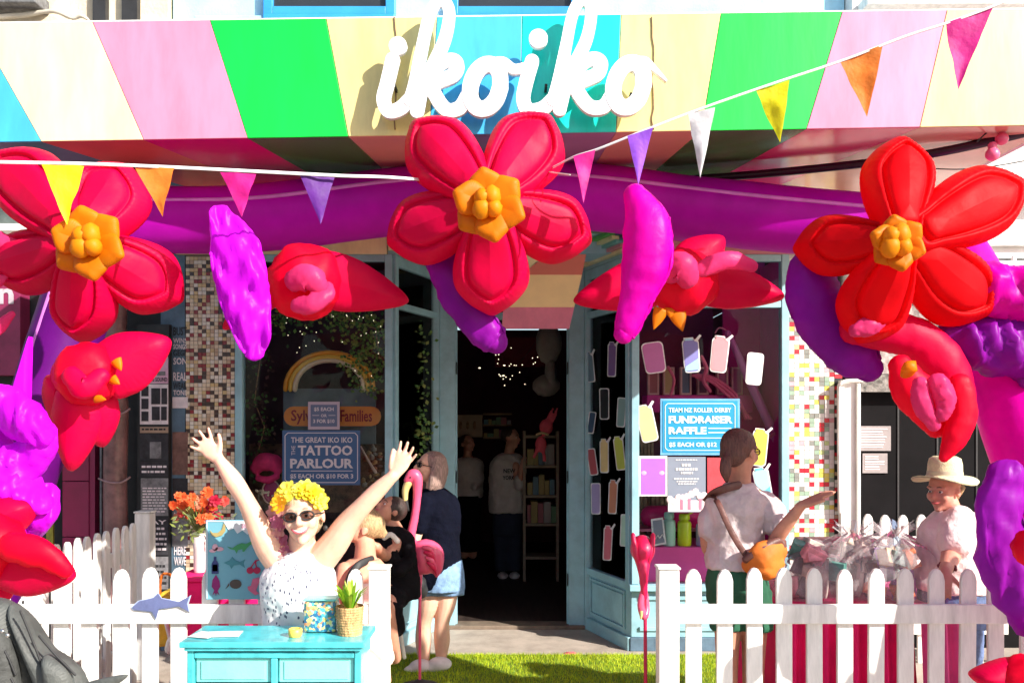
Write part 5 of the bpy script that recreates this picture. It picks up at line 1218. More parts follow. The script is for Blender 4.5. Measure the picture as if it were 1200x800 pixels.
limb(m, [B(525,588,0), B(529,605,0), B(529,622,-.01)], [.068,.066,.064]); limb(m, [B(499,588,-.1), B(493,605,-.12), B(490,618,-.13)], [.065,.062,.058])
link('shirt', m, mat('navy cotton', (.003,.004,.012), .9, .2, 8, .8, 12, spec=.1, dist=.03), o, remesh=.01, disp=.012)
den = mat('faded denim', (.20,.34,.55), .8, .25, 14, .4, 60)
m = MB(); torso(m, [(B(517,690),.165,.15),(B(517,670),.16,.14),(B(516,655),.15,.13)], .6)
for x in (504, 527): m.tube([B(x,680,.01), B(x,697,0)], [.095,.10], n=16, k=2, rnd=False)
link('shorts', m, den, o, remesh=.01, disp=.012)
m = MB(); m.tube([B(481,672,-.2), B(486,685,-.2), B(492,692,-.18)], [.05,.085,.06], n=12); link('dark_jacket', m, black, o, remesh=.012)
m = MB(); s_ = .225; m.ell(T(0,.12,.16), (.37*s_,.42*s_,.38*s_), n=20, M=M)
for k in range(9):
    a = PI*(-.05+1.1*k/8); x = math.cos(a)*.37; y = .10+math.sin(a)*.36
    m.tube([T(x*.8,y*.8,.35), T(x,y,.05), T(x*1.05,y*1.02,-.3), T(x*.95,y*.98,-.62)], [.09*s_,.12*s_,.13*s_,.07*s_], n=8)
link('hair', m, hairm('ash blonde hair', (.42,.28,.24)), o, remesh=.009, disp=.012)
m = MB(); m.lathe(B(519.5,650,-.045), [(.036,-.012),(.038,0),(.036,.012)]); link('watch', m, black, o)
for x, y in ((497,778),(519,775)):
    m = MB(); m.ell(B(x-3,y+1,0)+V(0,-.03,0), (.085,.06,.05), n=14); m.ell(B(x-10,y+5,0)+V(0,-.03,0), (.08,.05,.035), n=14); link('shoe', m, mat('white trainer', (.78,.72,.70), .6, .1, 10, .2), o, remesh=.01)

# --- visitor in green shorts seen from behind, pointing right
Yg = 4.15; G = lambda x, y, dz=0: at(x, y, Yg+dz)
o = thing('person', V(at(865,0,Yg).x, Yg, 0), 'ponytailed visitor in pale tee and green shorts with orange shoulder bag', 'person')
sw = math.radians(132)
m = MB(); T, M = head_shapes(m, G(868,530,0), yaw=sw, pitch=math.radians(2), s=.222)
limb(m, [G(866,575,.03), G(867,556,.02), G(868,545,0)], [.058,.054,.052])
torso(m, [(G(862,690,.0),.13,.11),(G(862,650),.115,.10),(G(864,610),.128,.10),(G(864,585),.138,.085),(G(866,572),.10,.08)], -.25)
limb(m, [G(905,592,-.03), G(912,612,-.06), G(909,640,-.09), G(912,628,-.14), G(925,610,-.2), G(939,592,-.24)], [.048,.043,.037,.035,.030,.022])
hand_shapes(m, G(939,592,-.24), G(957,583,-.26)-G(939,592,-.24), (0.1,.2,-1), -1, .175, .06, .12, .5)
limb(m, [G(839,596,.03), G(830,622,.03), G(833,646,.08), G(850,640,.26)], [.048,.042,.036,.028])
limb(m, [G(853,730,0), G(852,770,0), G(852,830,.02), G(853,890,.02)], [.068,.055,.048,.035]); limb(m, [G(884,728,0), G(883,770,0), G(882,830,.02), G(880,890,.02)], [.068,.055,.048,.035])
link('body', m, skin2, o, remesh=.0062); face_parts(o, T, M, .222, skin2, glasses=black)
m = MB(); torso(m, [(G(862,664),.145,.125),(G(862,650),.138,.12),(G(863,625),.128,.115),(G(864,600),.145,.112),(G(865,584),.150,.105),(G(866,574),.10,.08),(G(867,568),.07,.07)], -.25)
limb(m, [G(896,590,-.02), G(905,603,-.05), G(910,616,-.06)], [.060,.064,.064]); limb(m, [G(842,592,.03), G(834,606,.03), G(832,620,.03)], [.056,.058,.058])
link('tee_shirt', m, mat('pale lilac tee', (.66,.54,.54), .85, .14, 6, .9, 8, dist=.04), o, remesh=.009, disp=.03)
m = MB(); torso(m, [(G(865,705),.148,.13),(G(864,685),.146,.128),(G(863,662),.136,.118)], -.25)
for x in (852, 885): m.tube([G(x,690,0), G(x,736,0)], [.078,.084], n=16, k=2, rnd=False)
link('shorts', m, mat('bottle green cloth', (.012,.10,.05), .8, .2, 8, .4, 20), o, remesh=.01, disp=.02)
s_ = .215; m = MB(); m.ell(T(0,.10,.16), (.375*s_,.44*s_,.38*s_), n=22, M=M); m.ell(T(0,.30,-.02), (.30*s_,.25*s_,.30*s_), n=18, M=M)
m.tube([T(0,.42,-.05), T(.0,.56,-.22), T(.0,.58,-.42), T(.0,.52,-.62)], [.10*s_,.12*s_,.12*s_,.04*s_], n=12)
link('hair', m, hairm('dark brown hair', (.15,.06,.045)), o, remesh=.008, disp=.012)
brl = mat('brown leather', (.14,.05,.04), .5, .2, 12, .3)
m = MB(); m.tube([G(834,580,-.02), G(842,590,-.14), G(858,625,-.165), G(878,655,-.17), G(895,668,-.15)], [(.014,.003)]*5, n=8, ref=(0,1,0)); m.tube([G(866,568,-.08), G(850,572,-.10), G(836,578,-.05), G(828,586,.03)], [(.020,.005)]*4, n=8); link('bag_strap', m, brl, o)
m = MB(); m.tube([G(880,662,-.16), G(896,652,-.19), G(912,644,-.16)], [(.05,.03),(.075,.05),(.055,.03)], n=16, wr=.12); m.tube([G(884,664,-.18), G(899,668,-.19), G(912,660,-.17)], [(.035,.03),(.045,.04),(.035,.03)], n=16, wr=.12)
bag = link('orange_bag', m, mat('orange canvas', (.66,.16,.012), .7, .15, 8, .4, 20), o, remesh=.009)
m = MB(); m.tube([G(874,655,-.18), G(894,642,-.20), G(914,634,-.16), G(916,650,-.15), G(914,676,-.12)], [.020,.024,.022,.018,.012], n=10, wr=.2); link('bag_flap', m, brl, o)

# --- person in cream hat leaning at the right fence
Yh = 4.3; H = lambda x, y, dz=0: at(x, y, Yh+dz)
o = thing('person', V(at(1115,0,Yh).x, Yh, 0), 'person in wide cream hat and white shirt leaning on the right fence', 'person')
m = MB(); T, M = head_shapes(m, H(1106,575,0), yaw=math.radians(-58), pitch=math.radians(4), s=.21)
limb(m, [H(1119,612,.02), H(1114,600,.01), H(1110,588,.0)], [.065,.056,.052]); torso(m, [(H(1118,700),.14,.13),(H(1118,660),.145,.13),(H(1119,625),.15,.12),(H(1120,608),.10,.09)], -.5)
limb(m, [H(1118,625,-.1), H(1116,645,-.14), H(1113,655,-.2), H(1108,668,-.36)], [.058,.05,.042,.03])
hand_shapes(m, H(1108,669,-.38), (-.35,-.5,-.6), (0,.3,-1), 1, .16, .12, .5)
limb(m, [H(1108,735), H(1108,800), H(1110,880)], [.09,.07,.05]); limb(m, [H(1130,735,.05), H(1130,800,.05), H(1130,880,.05)], [.09,.07,.05])
link('body', m, mat('sunburnt skin', (.60,.26,.19), .5, .1, 12, .1, 150, sss=.1), o, remesh=.0062); face_parts(o, T, M, .21, skin)
m = MB(); torso(m, [(H(1116,690),.17,.17),(H(1116,665),.175,.175),(H(1116,638),.165,.16),(H(1118,618),.155,.145),(H(1121,605),.12,.11),(H(1117,598),.08,.08)], -.5)
limb(m, [H(1124,612,-.06), H(1121,625,-.12), H(1119,636,-.15)], [.085,.082,.075])
link('shirt', m, mat('pink-lit white linen', (.84,.64,.64), .85, .12, 5, .9, 9, dist=.04), o, remesh=.009, disp=.016)  # pink cast of reflected sunlight mixed into the white shirt colour
m = MB(); torso(m, [(H(1117,730),.165,.155),(H(1117,700),.16,.15),(H(1117,682),.155,.15)], -.5)
for x, dz in ((1108, 0), (1128, .05)): m.tube([H(x,710,dz), H(x,800,dz), H(x+2,880,dz)], [.10,.085,.075], n=16, k=3, rnd=False)
link('jeans', m, mat('blue jeans', (.10,.15,.30), .85, .3, 16, .4, 60), o, remesh=.01, disp=.02)
m = MB(); hat0 = T(0,.06,.30); ax = M @ V(0,.10,1)
m.lathe(hat0, [(.150,-.010),(.155,-.004),(.125,.000),(.092,.006),(.082,.02),(.080,.07),(.073,.100),(.052,.112),(.02,.104),(.001,.100)], n=36, axis=ax, cap=False); m.lathe(hat0, [(.150,-.012),(.12,-.004),(.09,.0),(.001,.001)], n=36, axis=ax, cap=False)
for i, v in enumerate(m.v):
    p = Vector(v)-hat0; r = math.hypot(p.x, p.y)
    if r > .1: m.v[i] = (v[0], v[1], v[2]+.03*math.sin(math.atan2(p.y, p.x)*2+.6)*(r-.1)/.09)
link('hat', m, mat('cream straw', (.72,.66,.42), .8, .12, 30, .5, 150), o)
m = MB(); m.lathe(hat0+ax.normalized()*.012, [(.084,0),(.0845,.012),(.083,.024)], n=30, axis=ax, cap=False); link('hat_band', m, mat('pale band', (.55,.5,.38), .8), o)
m = MB(); m.ell(T(0,.22,-.02), (.30*.21,.26*.21,.30*.21), n=14, M=M, wr=.2); link('hair', m, hairm('sandy hair', (.40,.25,.12)), o)
m = MB()
for k in range(9): a = k*.7; m.ell(H(1110,664,-.32)+V(.036*math.cos(a),.03*math.sin(a),.012*math.sin(a)), .010, n=8)
link('bead_bracelet', m, mat('dark red beads', (.20,.02,.03), .3), o)['kind'] = 'stuff'

# --- seated woman seen in profile with tied hair, and helper in black behind her
Ys = 4.9; Q = lambda x, y, dz=0: at(x, y, Ys+dz)
o = thing('person', V(at(425,0,Ys).x, Ys, 0), 'seated person with tied back hair and black strapped top getting a tattoo', 'person')
m = MB(); T, M = head_shapes(m, Q(424,618,0), yaw=math.radians(-75), pitch=math.radians(-28), s=.225)
limb(m, [Q(428,655,.02), Q(428,640,.01), Q(427,630,0)], [.065,.058,.052]); torso(m, [(Q(424,800),.17,.15),(Q(422,730),.15,.13),(Q(422,690),.155,.12),(Q(424,668),.15,.10),(Q(427,655),.09,.08)], .1)
limb(m, [Q(405,668,-.05), Q(400,700,-.1), Q(408,722,-.16)], [.055,.045,.034]); limb(m, [Q(443,672,.0), Q(447,700,-.05), Q(452,722,-.1)], [.055,.045,.034])
limb(m, [Q(415,745,-.05), Q(425,740,-.3), Q(430,800,-.35)], [.09,.075,.05])
link('body', m, mat('sunlit tan skin', (.78,.36,.24), .5, .1, 12, .1, 150, sss=.1), o, remesh=.0075); face_parts(o, T, M, .225, skin)  # orange sunlight on the sitter put into the skin colour
m = MB(); torso(m, [(Q(424,775),.185,.165),(Q(422,730),.165,.148),(Q(422,695),.165,.135),(Q(424,680),.155,.12)], .1); link('tank_top', m, mat('blush cotton', (.78,.62,.56), .85, .08, 6, .4, 20), o, remesh=.01, disp=.02)
m = MB(); m.tube([Q(405,705,-.17), Q(409,680,-.16), Q(420,662,-.13), Q(436,655,-.04)], [(.022,.006)]*4, n=8); link('strap', m, black, o)
s_ = .225; m = MB(); m.ell(T(0,.12,.16), (.36*s_,.42*s_,.37*s_), n=20, M=M); m.ell(T(0,.50,.10), (.13*s_,.16*s_,.14*s_), n=12, M=M, wr=.3); link('hair', m, hairm('honey blonde hair', (.55,.36,.18)), o, remesh=.008, disp=.01)
Ys = 5.25
o = thing('person', V(at(465,0,Ys).x, Ys, 0), 'helper in black clothes bending behind the seated person at the tattoo table', 'person')
m = MB(); T, M = head_shapes(m, Q(456,598,.12), yaw=math.radians(-50), pitch=math.radians(-40), s=.20); limb(m, [Q(458,612,.15), Q(466,630,.1), Q(452,650,-.1), Q(441,640,-.3)], [.05,.05,.04,.026]); hand_shapes(m, Q(441,640,-.3), (-.8,-.2,.1), (0,-1,-.2), 1, .16, .2, .6)
limb(m, [Q(462,690,.1), Q(452,712,-.15), Q(462,770,.0)], [.07,.06,.045]); link('body', m, skin2, o, remesh=.008); face_parts(o, T, M, .21, skin2)
m = MB(); torso(m, [(Q(470,700,.1),.12,.12),(Q(468,680,.1),.125,.12),(Q(465,655,.1),.12,.11),(Q(461,630,.12),.125,.10),(Q(458,616,.12),.06,.06)], .2); limb(m, [Q(450,626,.1), Q(454,640,0), Q(460,655,-.05)], [.05,.045,.04]); limb(m, [Q(472,632,.1), Q(480,655,0), Q(468,668,-.1)], [.05,.045,.04])
m.tube([Q(466,694,.1), Q(456,708,-.1), Q(462,735,0)], [.09,.08,.065], n=14)
link('black_outfit', m, mat('black cotton', (.008,.007,.009), .9, .3, 8, .8, 12, spec=.1, dist=.03), o, remesh=.012, disp=.02)
m = MB(); m.ell(T(0,.12,.16), (.38*.20,.43*.20,.40*.20), n=18, M=M); link('hair', m, hairm('dark hair', (.05,.03,.025)), o, remesh=.01, disp=.01)
m = MB(); m.tube([Q(450,630,-.12), Q(458,626,-.13), Q(466,634,-.12)], [(.016,.006)]*3, n=8); link('white_cuff', m, white, o)

# --- shoppers inside
Yi = 9.3; I = lambda x, y, dz=0: at(x, y, Yi+dz)
o = thing('person', V(at(595,0,Yi).x, Yi, 0), 'shopper in pale lettered sweatshirt standing inside the dim shop', 'person')
m = MB(); T, M = head_shapes(m, I(599,513), yaw=math.radians(65), s=.23); limb(m, [I(596,535), I(598,522)], [.06,.055])
torso(m, [(I(594,605),.15,.11),(I(594,570),.15,.11),(I(595,545),.15,.10),(I(596,533),.07,.07)], .3); limb(m, [I(588,592), I(588,660)], [.09,.055]); limb(m, [I(601,592), I(601,660)], [.09,.055]); limb(m, [I(604,545,-.1), I(608,570,-.15), I(611,550,-.2)], [.05,.04,.03]); hand_shapes(m, I(611,550,-.2), (.3,0,1), (0,-1,0), 1, .17, .1, .4)
link('body', m, skin2, o, remesh=.012); face_parts(o, T, M, .23, skin2)
m = MB(); torso(m, [(I(594,600),.20,.15),(I(594,570),.19,.15),(I(595,545),.20,.14),(I(596,532),.12,.09)], .3); limb(m, [I(584,542), I(580,565), I(585,588,-.1)], [.07,.065,.055]); limb(m, [I(606,544,-.05), I(609,570,-.12), I(609,562,-.16)], [.07,.062,.055]); link('sweatshirt', m, mat('pale sweatshirt', (.62,.54,.50), .85, .1, 6, .3), o, remesh=.015, disp=.03)
m = MB(); torso(m, [(I(595,625),.17,.15),(I(595,595),.17,.14)], .3)
for x in (588, 602): m.tube([I(x,610), I(x,668)], [.10,.08], n=14, k=2, rnd=False)
link('trousers', m, mat('navy trousers', (.02,.025,.05), .85), o, remesh=.015)
m = MB(); text_mb(m, 'NEW', 590, 604, 549, 554, Yi-.20, bold=.03); text_mb(m, 'YORK', 589, 603, 557, 562, Yi-.20, bold=.03); link('lettering', m, black, o)
m = MB(); m.ell(T(0,.12,.16), (.37*.23,.42*.23,.38*.23), n=16, M=M); link('hair', m, MATS['dark hair'], o)
for x in (587, 601): m = MB(); m.ell(I(x+2,674,-.05), (.06,.12,.04), n=12); link('shoe', m, MATS['white trainer'], o)
Yi = 9.9
o = thing('person', V(at(548,0,Yi).x, Yi, 0), 'shopper in white top at the left of the dim doorway', 'person')
m = MB(); T, M = head_shapes(m, I(548,520), yaw=math.radians(40), pitch=-.3, s=.22); limb(m, [I(548,540), I(548,528)], [.06,.05]); torso(m, [(I(549,600),.14,.11),(I(549,570),.13,.1),(I(549,545),.13,.09),(I(548,535),.06,.06)], 0); limb(m, [I(544,590), I(544,650)], [.08,.05]); limb(m, [I(554,590), I(554,650)], [.08,.05]); link('body', m, skin2, o, remesh=.013)
m = MB(); torso(m, [(I(549,582),.17,.14),(I(549,560),.17,.14),(I(549,542),.17,.12),(I(549,536),.09,.08)], 0); limb(m, [I(558,545), I(562,562,-.05), I(556,570,-.15)], [.06,.055,.04]); link('white_top', m, MATS['pale sweatshirt'], o, remesh=.015, disp=.02)
m = MB(); m.tube([I(549,580), I(549,645)], [.16,.12], n=14, k=2, rnd=False); link('dark_skirt', m, MATS['black cotton'], o)
m = MB(); m.ell(T(0,.12,.16), (.37*.22,.42*.22,.38*.22), n=16, M=M); link('hair', m, MATS['dark hair'], o)

# ---------------------------------------------------------------- dresser and things on it
turq = mat('turquoise gloss paint', (.08,.56,.62), .35, .22, 9, .10, 20, coat=.4); turqi = mat('pale turquoise recess', (.24,.70,.66), .4, .10, 4, .1)
o = thing('dresser', at(320, 800, 3.3), 'turquoise painted chest of drawers in front of the left fence', 'dresser')
x0, x1 = at(216,0,3.17).x, at(424,0,3.17).x; zt_ = at(0,751,3.17).z
def db(name, a, b, c, d, e, f, mt=turq, bv=.004): m = MB(); m.box(a, b, c, d, e, f); return link(name, m, mt, o, bevel=bv)
db('top', x0-.015, x1+.012, 3.155, 3.42, zt_-.022, zt_)
db('under_moulding', x0+.0, x1-.0, 3.165, 3.41, zt_-.036, zt_-.023)
db('side_panel', x0+.005, x0+.03, 3.18, 3.40, 0, zt_-.037); db('side_panel', x1-.03, x1-.005, 3.18, 3.40, 0, zt_-.037); db('back_panel', x0+.031, x1-.031, 3.385, 3.398, 0, zt_-.037)
xm = (x0+x1)/2
for z in (zt_-.055, zt_-.175, zt_-.40, zt_-.62): db('rail', x0+.031, x1-.031, 3.18, 3.20, z-.011, z+.011)
db('stile', xm-.012, xm+.012, 3.181, 3.201, zt_-.162, zt_-.067)
for a, b in ((x0+.034, xm-.015), (xm+.015, x1-.034)): db('drawer', a, b, 3.196, 3.21, zt_-.160, zt_-.069, turqi); db('drawer_panel', a+.02, b-.02, 3.191, 3.195, zt_-.148, zt_-.080, turqi, .002)
for z0, z1 in ((.40,.186),(.61,.411)): d_ = db('drawer', x0+.034, x1-.034, 3.19, 3.21, zt_-z0+.01, zt_-z1-.002); 
def onTop(px, Y): return V(at(px, 0, Y).x, Y, zt_)
c0 = onTop(410, 3.28); o = thing('potted_plant', c0, 'small bright green grassy plant in woven basket on the dresser', 'plant')
m = MB(); 
for k in range(11):
    z = .004+k*.010; r = .044+.0008*k; m.lathe(c0+V(0,0,z), [(r,-.0052),(r+.003,0),(r,.0052)], n=26, cap=False)
m.lathe(c0, [(.040,.001),(.042,.10),(.036,.098),(.034,.085)], n=20); link('woven_basket', m, mat('woven straw', (.62,.38,.16), .8, .3, 60, .9, 120, stretch=(1,1,.4)), o)
m = MB(); R = random.Random(3); gm = [mat('bright plant green', (.22,.50,.02), .5, .15, 6, 0, transl=.3), mat('plant lime', (.42,.62,.05), .5, .15, 6, 0, transl=.3)]
for k in range(46):
    a = R.uniform(0, 6.28); rr = R.uniform(.02,.075); h = R.uniform(.06,.115); b0 = c0+V(.012*math.cos(a),.012*math.sin(a),.095); t = V(math.cos(a)*rr, math.sin(a)*rr, h); s2 = V(-math.sin(a),math.cos(a),0)*.0075
    p1 = b0+t*.5+V(0,0,.02); tip = b0+t; m.m = R.randrange(2); m.add([b0-s2*.5, b0+s2*.5, p1+s2, p1-s2, tip], [(0,1,2,3),(3,2,4)], True)
link('leaves', m, gm, o, recalc=False)['kind'] = 'stuff'
# floral tin
def floral():
    mm = bpy.data.materials.new('floral print'); mm.use_nodes = True; t = mm.node_tree; N = t.nodes; L = t.links; p = N['Principled BSDF']; tc = N.new('ShaderNodeTexCoord')
    v = N.new('ShaderNodeTexVoronoi'); v.inputs['Scale'].default_value = 95; L.new(tc.outputs['Object'], v.inputs[0])
    h = N.new('ShaderNodeSeparateColor'); L.new(v.outputs['Color'], h.inputs[0]); r = N.new('ShaderNodeValToRGB'); r.color_ramp.interpolation = 'CONSTANT'
    E = r.color_ramp.elements; E[0].color = (.03,.16,.32,1); E[1].position = .85; E[1].color = (.70,.62,.20,1)
    for p_, c_ in ((.25,(.10,.42,.52,1)), (.45,(.60,.58,.42,1)), (.6,(.05,.22,.20,1)), (.75,(.68,.28,.12,1))): e = E.new(p_); e.color = c_
    L.new(h.outputs[0], r.inputs[0]); L.new(r.outputs[0], p.inputs['Base Color']); p.inputs['Roughness'].default_value = .4; return mm
o = thing('floral_tin', onTop(377, 3.33), 'teal and cream floral patterned tin beside the potted plant', 'tin'); c1 = onTop(377, 3.33)
m = MB(); m.obox(c1+V(0,0,.062), V(1,0,0), V(0,1,0), V(0,0,1), .125, .08, .120); link('tin', m, floral(), o, bevel=.012)
m = MB(); m.obox(c1+V(0,0,.1275), V(1,0,0), V(0,1,0), V(0,0,1), .128, .083, .008); link('lid', m, MATS['pale turquoise recess'], o, bevel=.003)
c2 = onTop(346, 3.24); m = MB(); m.lathe(c2, [(.022,.001),(.026,.01),(.026,.030),(.020,.032),(.018,.02)], n=20); tag(link('yellow_dish', m, mat('yellow plastic', (.88,.62,.10), .4, .1, 5, .1)), 'little yellow dish on the front of the dresser top', 'dish')
for i, (px, Y, a, lab) in enumerate(((262,3.27,.1,'white paper sheet lying at the left of the dresser top'), (240,3.25,-.3,'folded pale leaflet overlapping the paper sheet'))):
    c_ = onTop(px, Y)+V(0,0,.002+.002*i); d = V(math.cos(a), math.sin(a), 0); e_ = V(-math.sin(a), math.cos(a), 0); m = MB(); m.obox(c_+V(0,0,.0008), d, e_, V(0,0,1), .13-.04*i, .085, .0012); tag(link('paper_sheet', m, mat('paper', (.78,.74,.72), .8, .1, 20, .1)), lab, 'paper')
# tattoo board
Yt = 3.765; o = thing('tattoo_chart', at(275, 702, Yt), 'pale blue chart of temporary tattoo pictures propped on the left fence', 'chart')
m = MB(); pbox(m, 241, 312, 609, 702, Yt, .008); link('card', m, mat('chart blue', (.16,.42,.52), .6, .06, 4, .05), o, bevel=.001)
m = MB(); pbox(m, 242, 311, 609.8, 611, Yt-.002, .002); pbox(m, 241.8, 243, 611, 701, Yt-.002, .002); link('edge', m, mat('pale edge', (.6,.7,.75), .6), o)
Z = Yt-.004
def mark(name, polys, mt, t=.002):
    m = MB()
    for P in polys: m.gprism([at(x, y, Z) for x, y in P][::-1], (0, t, 0))
    return link(name, m, mt, o)
def ep(cx, cy, rx, ry, n=12, a0=0): return [(cx+rx*math.cos(2*PI*k/n)*math.cos(a0)-ry*math.sin(2*PI*k/n)*math.sin(a0), cy+rx*math.cos(2*PI*k/n)*math.sin(a0)+ry*math.sin(2*PI*k/n)*math.cos(a0)) for k in range(n)]
tk = lambda n, c: mat(n, c, .6, .1, 6, 0)
mark('torn_corner', [[(262,611),(311,611),(311,622),(305,620),(300,625),(295,621),(290,626),(284,621),(278,625),(274,619),(268,621)]], tk('torn white', (.7,.78,.8)))
m = MB(); text_mb(m, '$5.00', 283, 298, 613, 619, Z-.003, bold=.03); link('lettering', m, tk('pink ink', (.75,.35,.45)), o)
mark('banana_tattoo', [[(246,621),(249,624),(255,624),(260,620),(262,613),(264,616),(264,622),(260,627),(253,629),(248,627)]], tk('banana ochre', (.40,.32,.12)))
mark('dinosaur_tattoo', [[(266,640),(272,642),(278,638),(283,636),(288,637),(294,634),(299,636),(293,638),(289,642),(286,646),(284,646),(284,643),(279,644),(277,648),(275,644),(270,643)]], tk('dinosaur green', (.05,.35,.12)))
mark('cactus_tattoo', [ep(302, 642, 3.5, 8)], tk('cactus green', (.03,.26,.06)))
mark('icecream_tattoo', [ep(252,641,3.5,4), ep(257,643,5,2.5), ep(249,645,4,2)], tk('pale pink ink', (.70,.42,.50)))
mark('shark_tattoo', [[(262,659),(269,656),(272,652),(275,656),(281,658),(287,655),(285,660),(287,665),(281,661),(274,662),(271,666),(269,662)]], tk('shark teal', (.05,.25,.30)))
mark('bottle_tattoo', [[(250.5,652),(253.5,652),(253.5,656),(256,660),(256,672),(248,672),(248,660),(250.5,656)]], tk('bottle navy', (.03,.05,.18))); mark('bottle_label', [[(249,661),(255,661),(255,669),(249,669)]], tk('white ink', (.75,.75,.78)), .0045)
mark('cherry_tattoo', [ep(293,668,4.2,4), ep(301,668,4.2,4), [(293,665),(299,656),(305,655),(300,658),(301,665),(300,665),(298.5,659),(294,666)]], tk('cherry', (.42,.01,.07)))
mark('kiwi_tattoo', [ep(276,684,7,5.5,14), [(268,683),(264,690),(268.5,686)]], tk('kiwi brown', (.07,.06,.05)))
mark('flame_tattoo', [[(253,673),(257,680),(258,687),(255,692),(257,697),(254,694),(253,698),(252,694),(249,697),(251,691),(248,687),(249,679)]], tk('flame plum', (.25,.01,.15)))
mark('boot_tattoo', [[(296,678),(303,676),(305,679),(302,686),(300,692),(304,695),(299,697),(291,691),(290,687),(294,686)]], tk('boot rose', (.62,.14,.25)))
# vase with flowers on red-clothed side table
o = thing('side_table', V(-1.28, 4.3, 0), 'small table under a crimson cloth behind the left fence', 'table'); crim = mat('crimson tablecloth', (.95,.001,.16), .8, .12, 4, .4, 12)
m = MB(); m.box(-1.62, -1.0, 4.1, 4.55, .0, .935); link('cloth', m, crim, o, bevel=.01)
m = MB(); m.box(-1.63, -.99, 4.09, 4.56, .936, .955); link('tabletop', m, crim, o, bevel=.004)
c3 = V(at(234,0,4.25).x, 4.25, .956); o = thing('flower_vase', c3, 'white cylinder vase of orange and red flowers above the left fence', 'vase'); zv = at(0,624,4.25).z-.956
m = MB(); m.lathe(c3, [(.026,.001),(.029,.02),(.030,zv*.6),(.036,zv),(.031,zv),(.026,zv*.6)], n=24); link('vase', m, mat('white ceramic', (.66,.58,.56), .35, .06, 4, .05), o)
R = random.Random(21); m = MB(); fmats = [mat('orange bloom', (.85,.16,.04), .6, .2, 8, 0, transl=.3), mat('coral bloom', (.80,.12,.10), .6, .2, 8, 0, transl=.3), mat('crimson bloom', (.50,.01,.05), .6, .2, 8, 0, transl=.3), mat('peach bloom', (.85,.38,.22), .6, .2, 8, 0, transl=.3)]
heads = []
st = MB()
for k in range(38):
    px = R.uniform(203, 268); py = 592+abs(px-235)*.15+R.uniform(-16, 16); p = at(px, py, 4.25+R.uniform(-.10,.10)); heads.append(p)
    st.tube([c3+V(0,0,zv*.9), (c3+V(0,0,zv)).lerp(p, .5)+V(0,0,.02), p], [.003,.0025,.002], n=5, k=2)
    mm_ = MB(); rosette(mm_, p, R.uniform(.020,.034), (R.uniform(-.5,.5), -1, R.uniform(-.1,.7)), R, 0); i_ = 2 if px > 245 and R.random() < .8 else R.choice((0,0,1,3)); link('bloom', mm_, fmats[i_], o, recalc=False)
link('stems', st, LF[2], o)['kind'] = 'stuff'
m = MB()
for k in range(120):
    px = R.gauss(236, 14); py = R.uniform(602, 630); p = at(px, py, 4.25+R.uniform(-.06,.06)); a = R.uniform(0, 6.28); d = V(math.cos(a), 0, math.sin(a)); s2 = V(-d.z, .2, d.x); m.m = R.randrange(2); m.add([p, p+d*.02+s2*.006, p+d*.04, p+d*.02-s2*.006], [(0,1,2,3)], False)
link('foliage', m, [LF[2], mat('grey green leaf', (.16,.20,.10), .6)], o, recalc=False)['kind'] = 'stuff'
# yellow bag, white stool behind the left fence
o = thing('yellow_tote_bag', V(at(185,0,4.6).x, 4.6, 0), 'yellow tote bag standing behind the left fence', 'bag')
m = MB(); a = at(172, 760, 4.6); b = at(215, 690, 4.6); m.gprism([V(a.x,4.6,a.z), V(b.x,4.6,a.z+.02), V(b.x-.03,4.6,b.z), V(a.x+.06,4.6,b.z-.02)], (0,.12,0)); link('bag', m, mat('mustard canvas', (.75,.50,.04), .8, .15, 8, .4), o, bevel=.02)
m = MB(); m.tube([V(a.x+.07,4.6,b.z-.02), V(a.x+.09,4.58,b.z+.08), V(b.x-.06,4.6,b.z+.07), V(b.x-.04,4.6,b.z)], [.008]*4, n=6); link('handle', m, MATS['orange canvas'], o)
o = thing('folding_stool', V(at(195,0,4.35).x, 4.35, 0), 'white framed folding stool with rounded seat behind the left fence', 'stool')
for a, b in (((193,722),(212,800)), ((214,760),(190,830))): m = MB(); m.tube([at(*a, 4.35), at(*b, 4.35)], [.011]*2, n=8, k=1); link('leg', m, white, o)
m = MB(); m.tube([at(200,760,4.35), at(206,752,4.35), at(216,750,4.35)], [.03,.045,.04], n=14); link('seat', m, offwhite, o)
# stool frame near the seated pair
o = thing('trestle_stool', V(at(462,0,5.4).x, 5.4, 0), 'grey metal stool frame beside the pink flamingo', 'stool')
for a, b in (((452,705),(466,768)), ((463,700),(474,770))): m = MB(); m.tube([at(*a, 5.4), at(*b, 5.4)], [.012]*2, n=8, k=1); link('leg', m, offwhite, o)
m = MB(); m.obox(at(465,682,5.4), V(1,0,.35).normalized(), V(0,1,0), V(-.35,0,1).normalized(), .22, .25, .03); link('seat', m, inkgrey, o, bevel=.008)

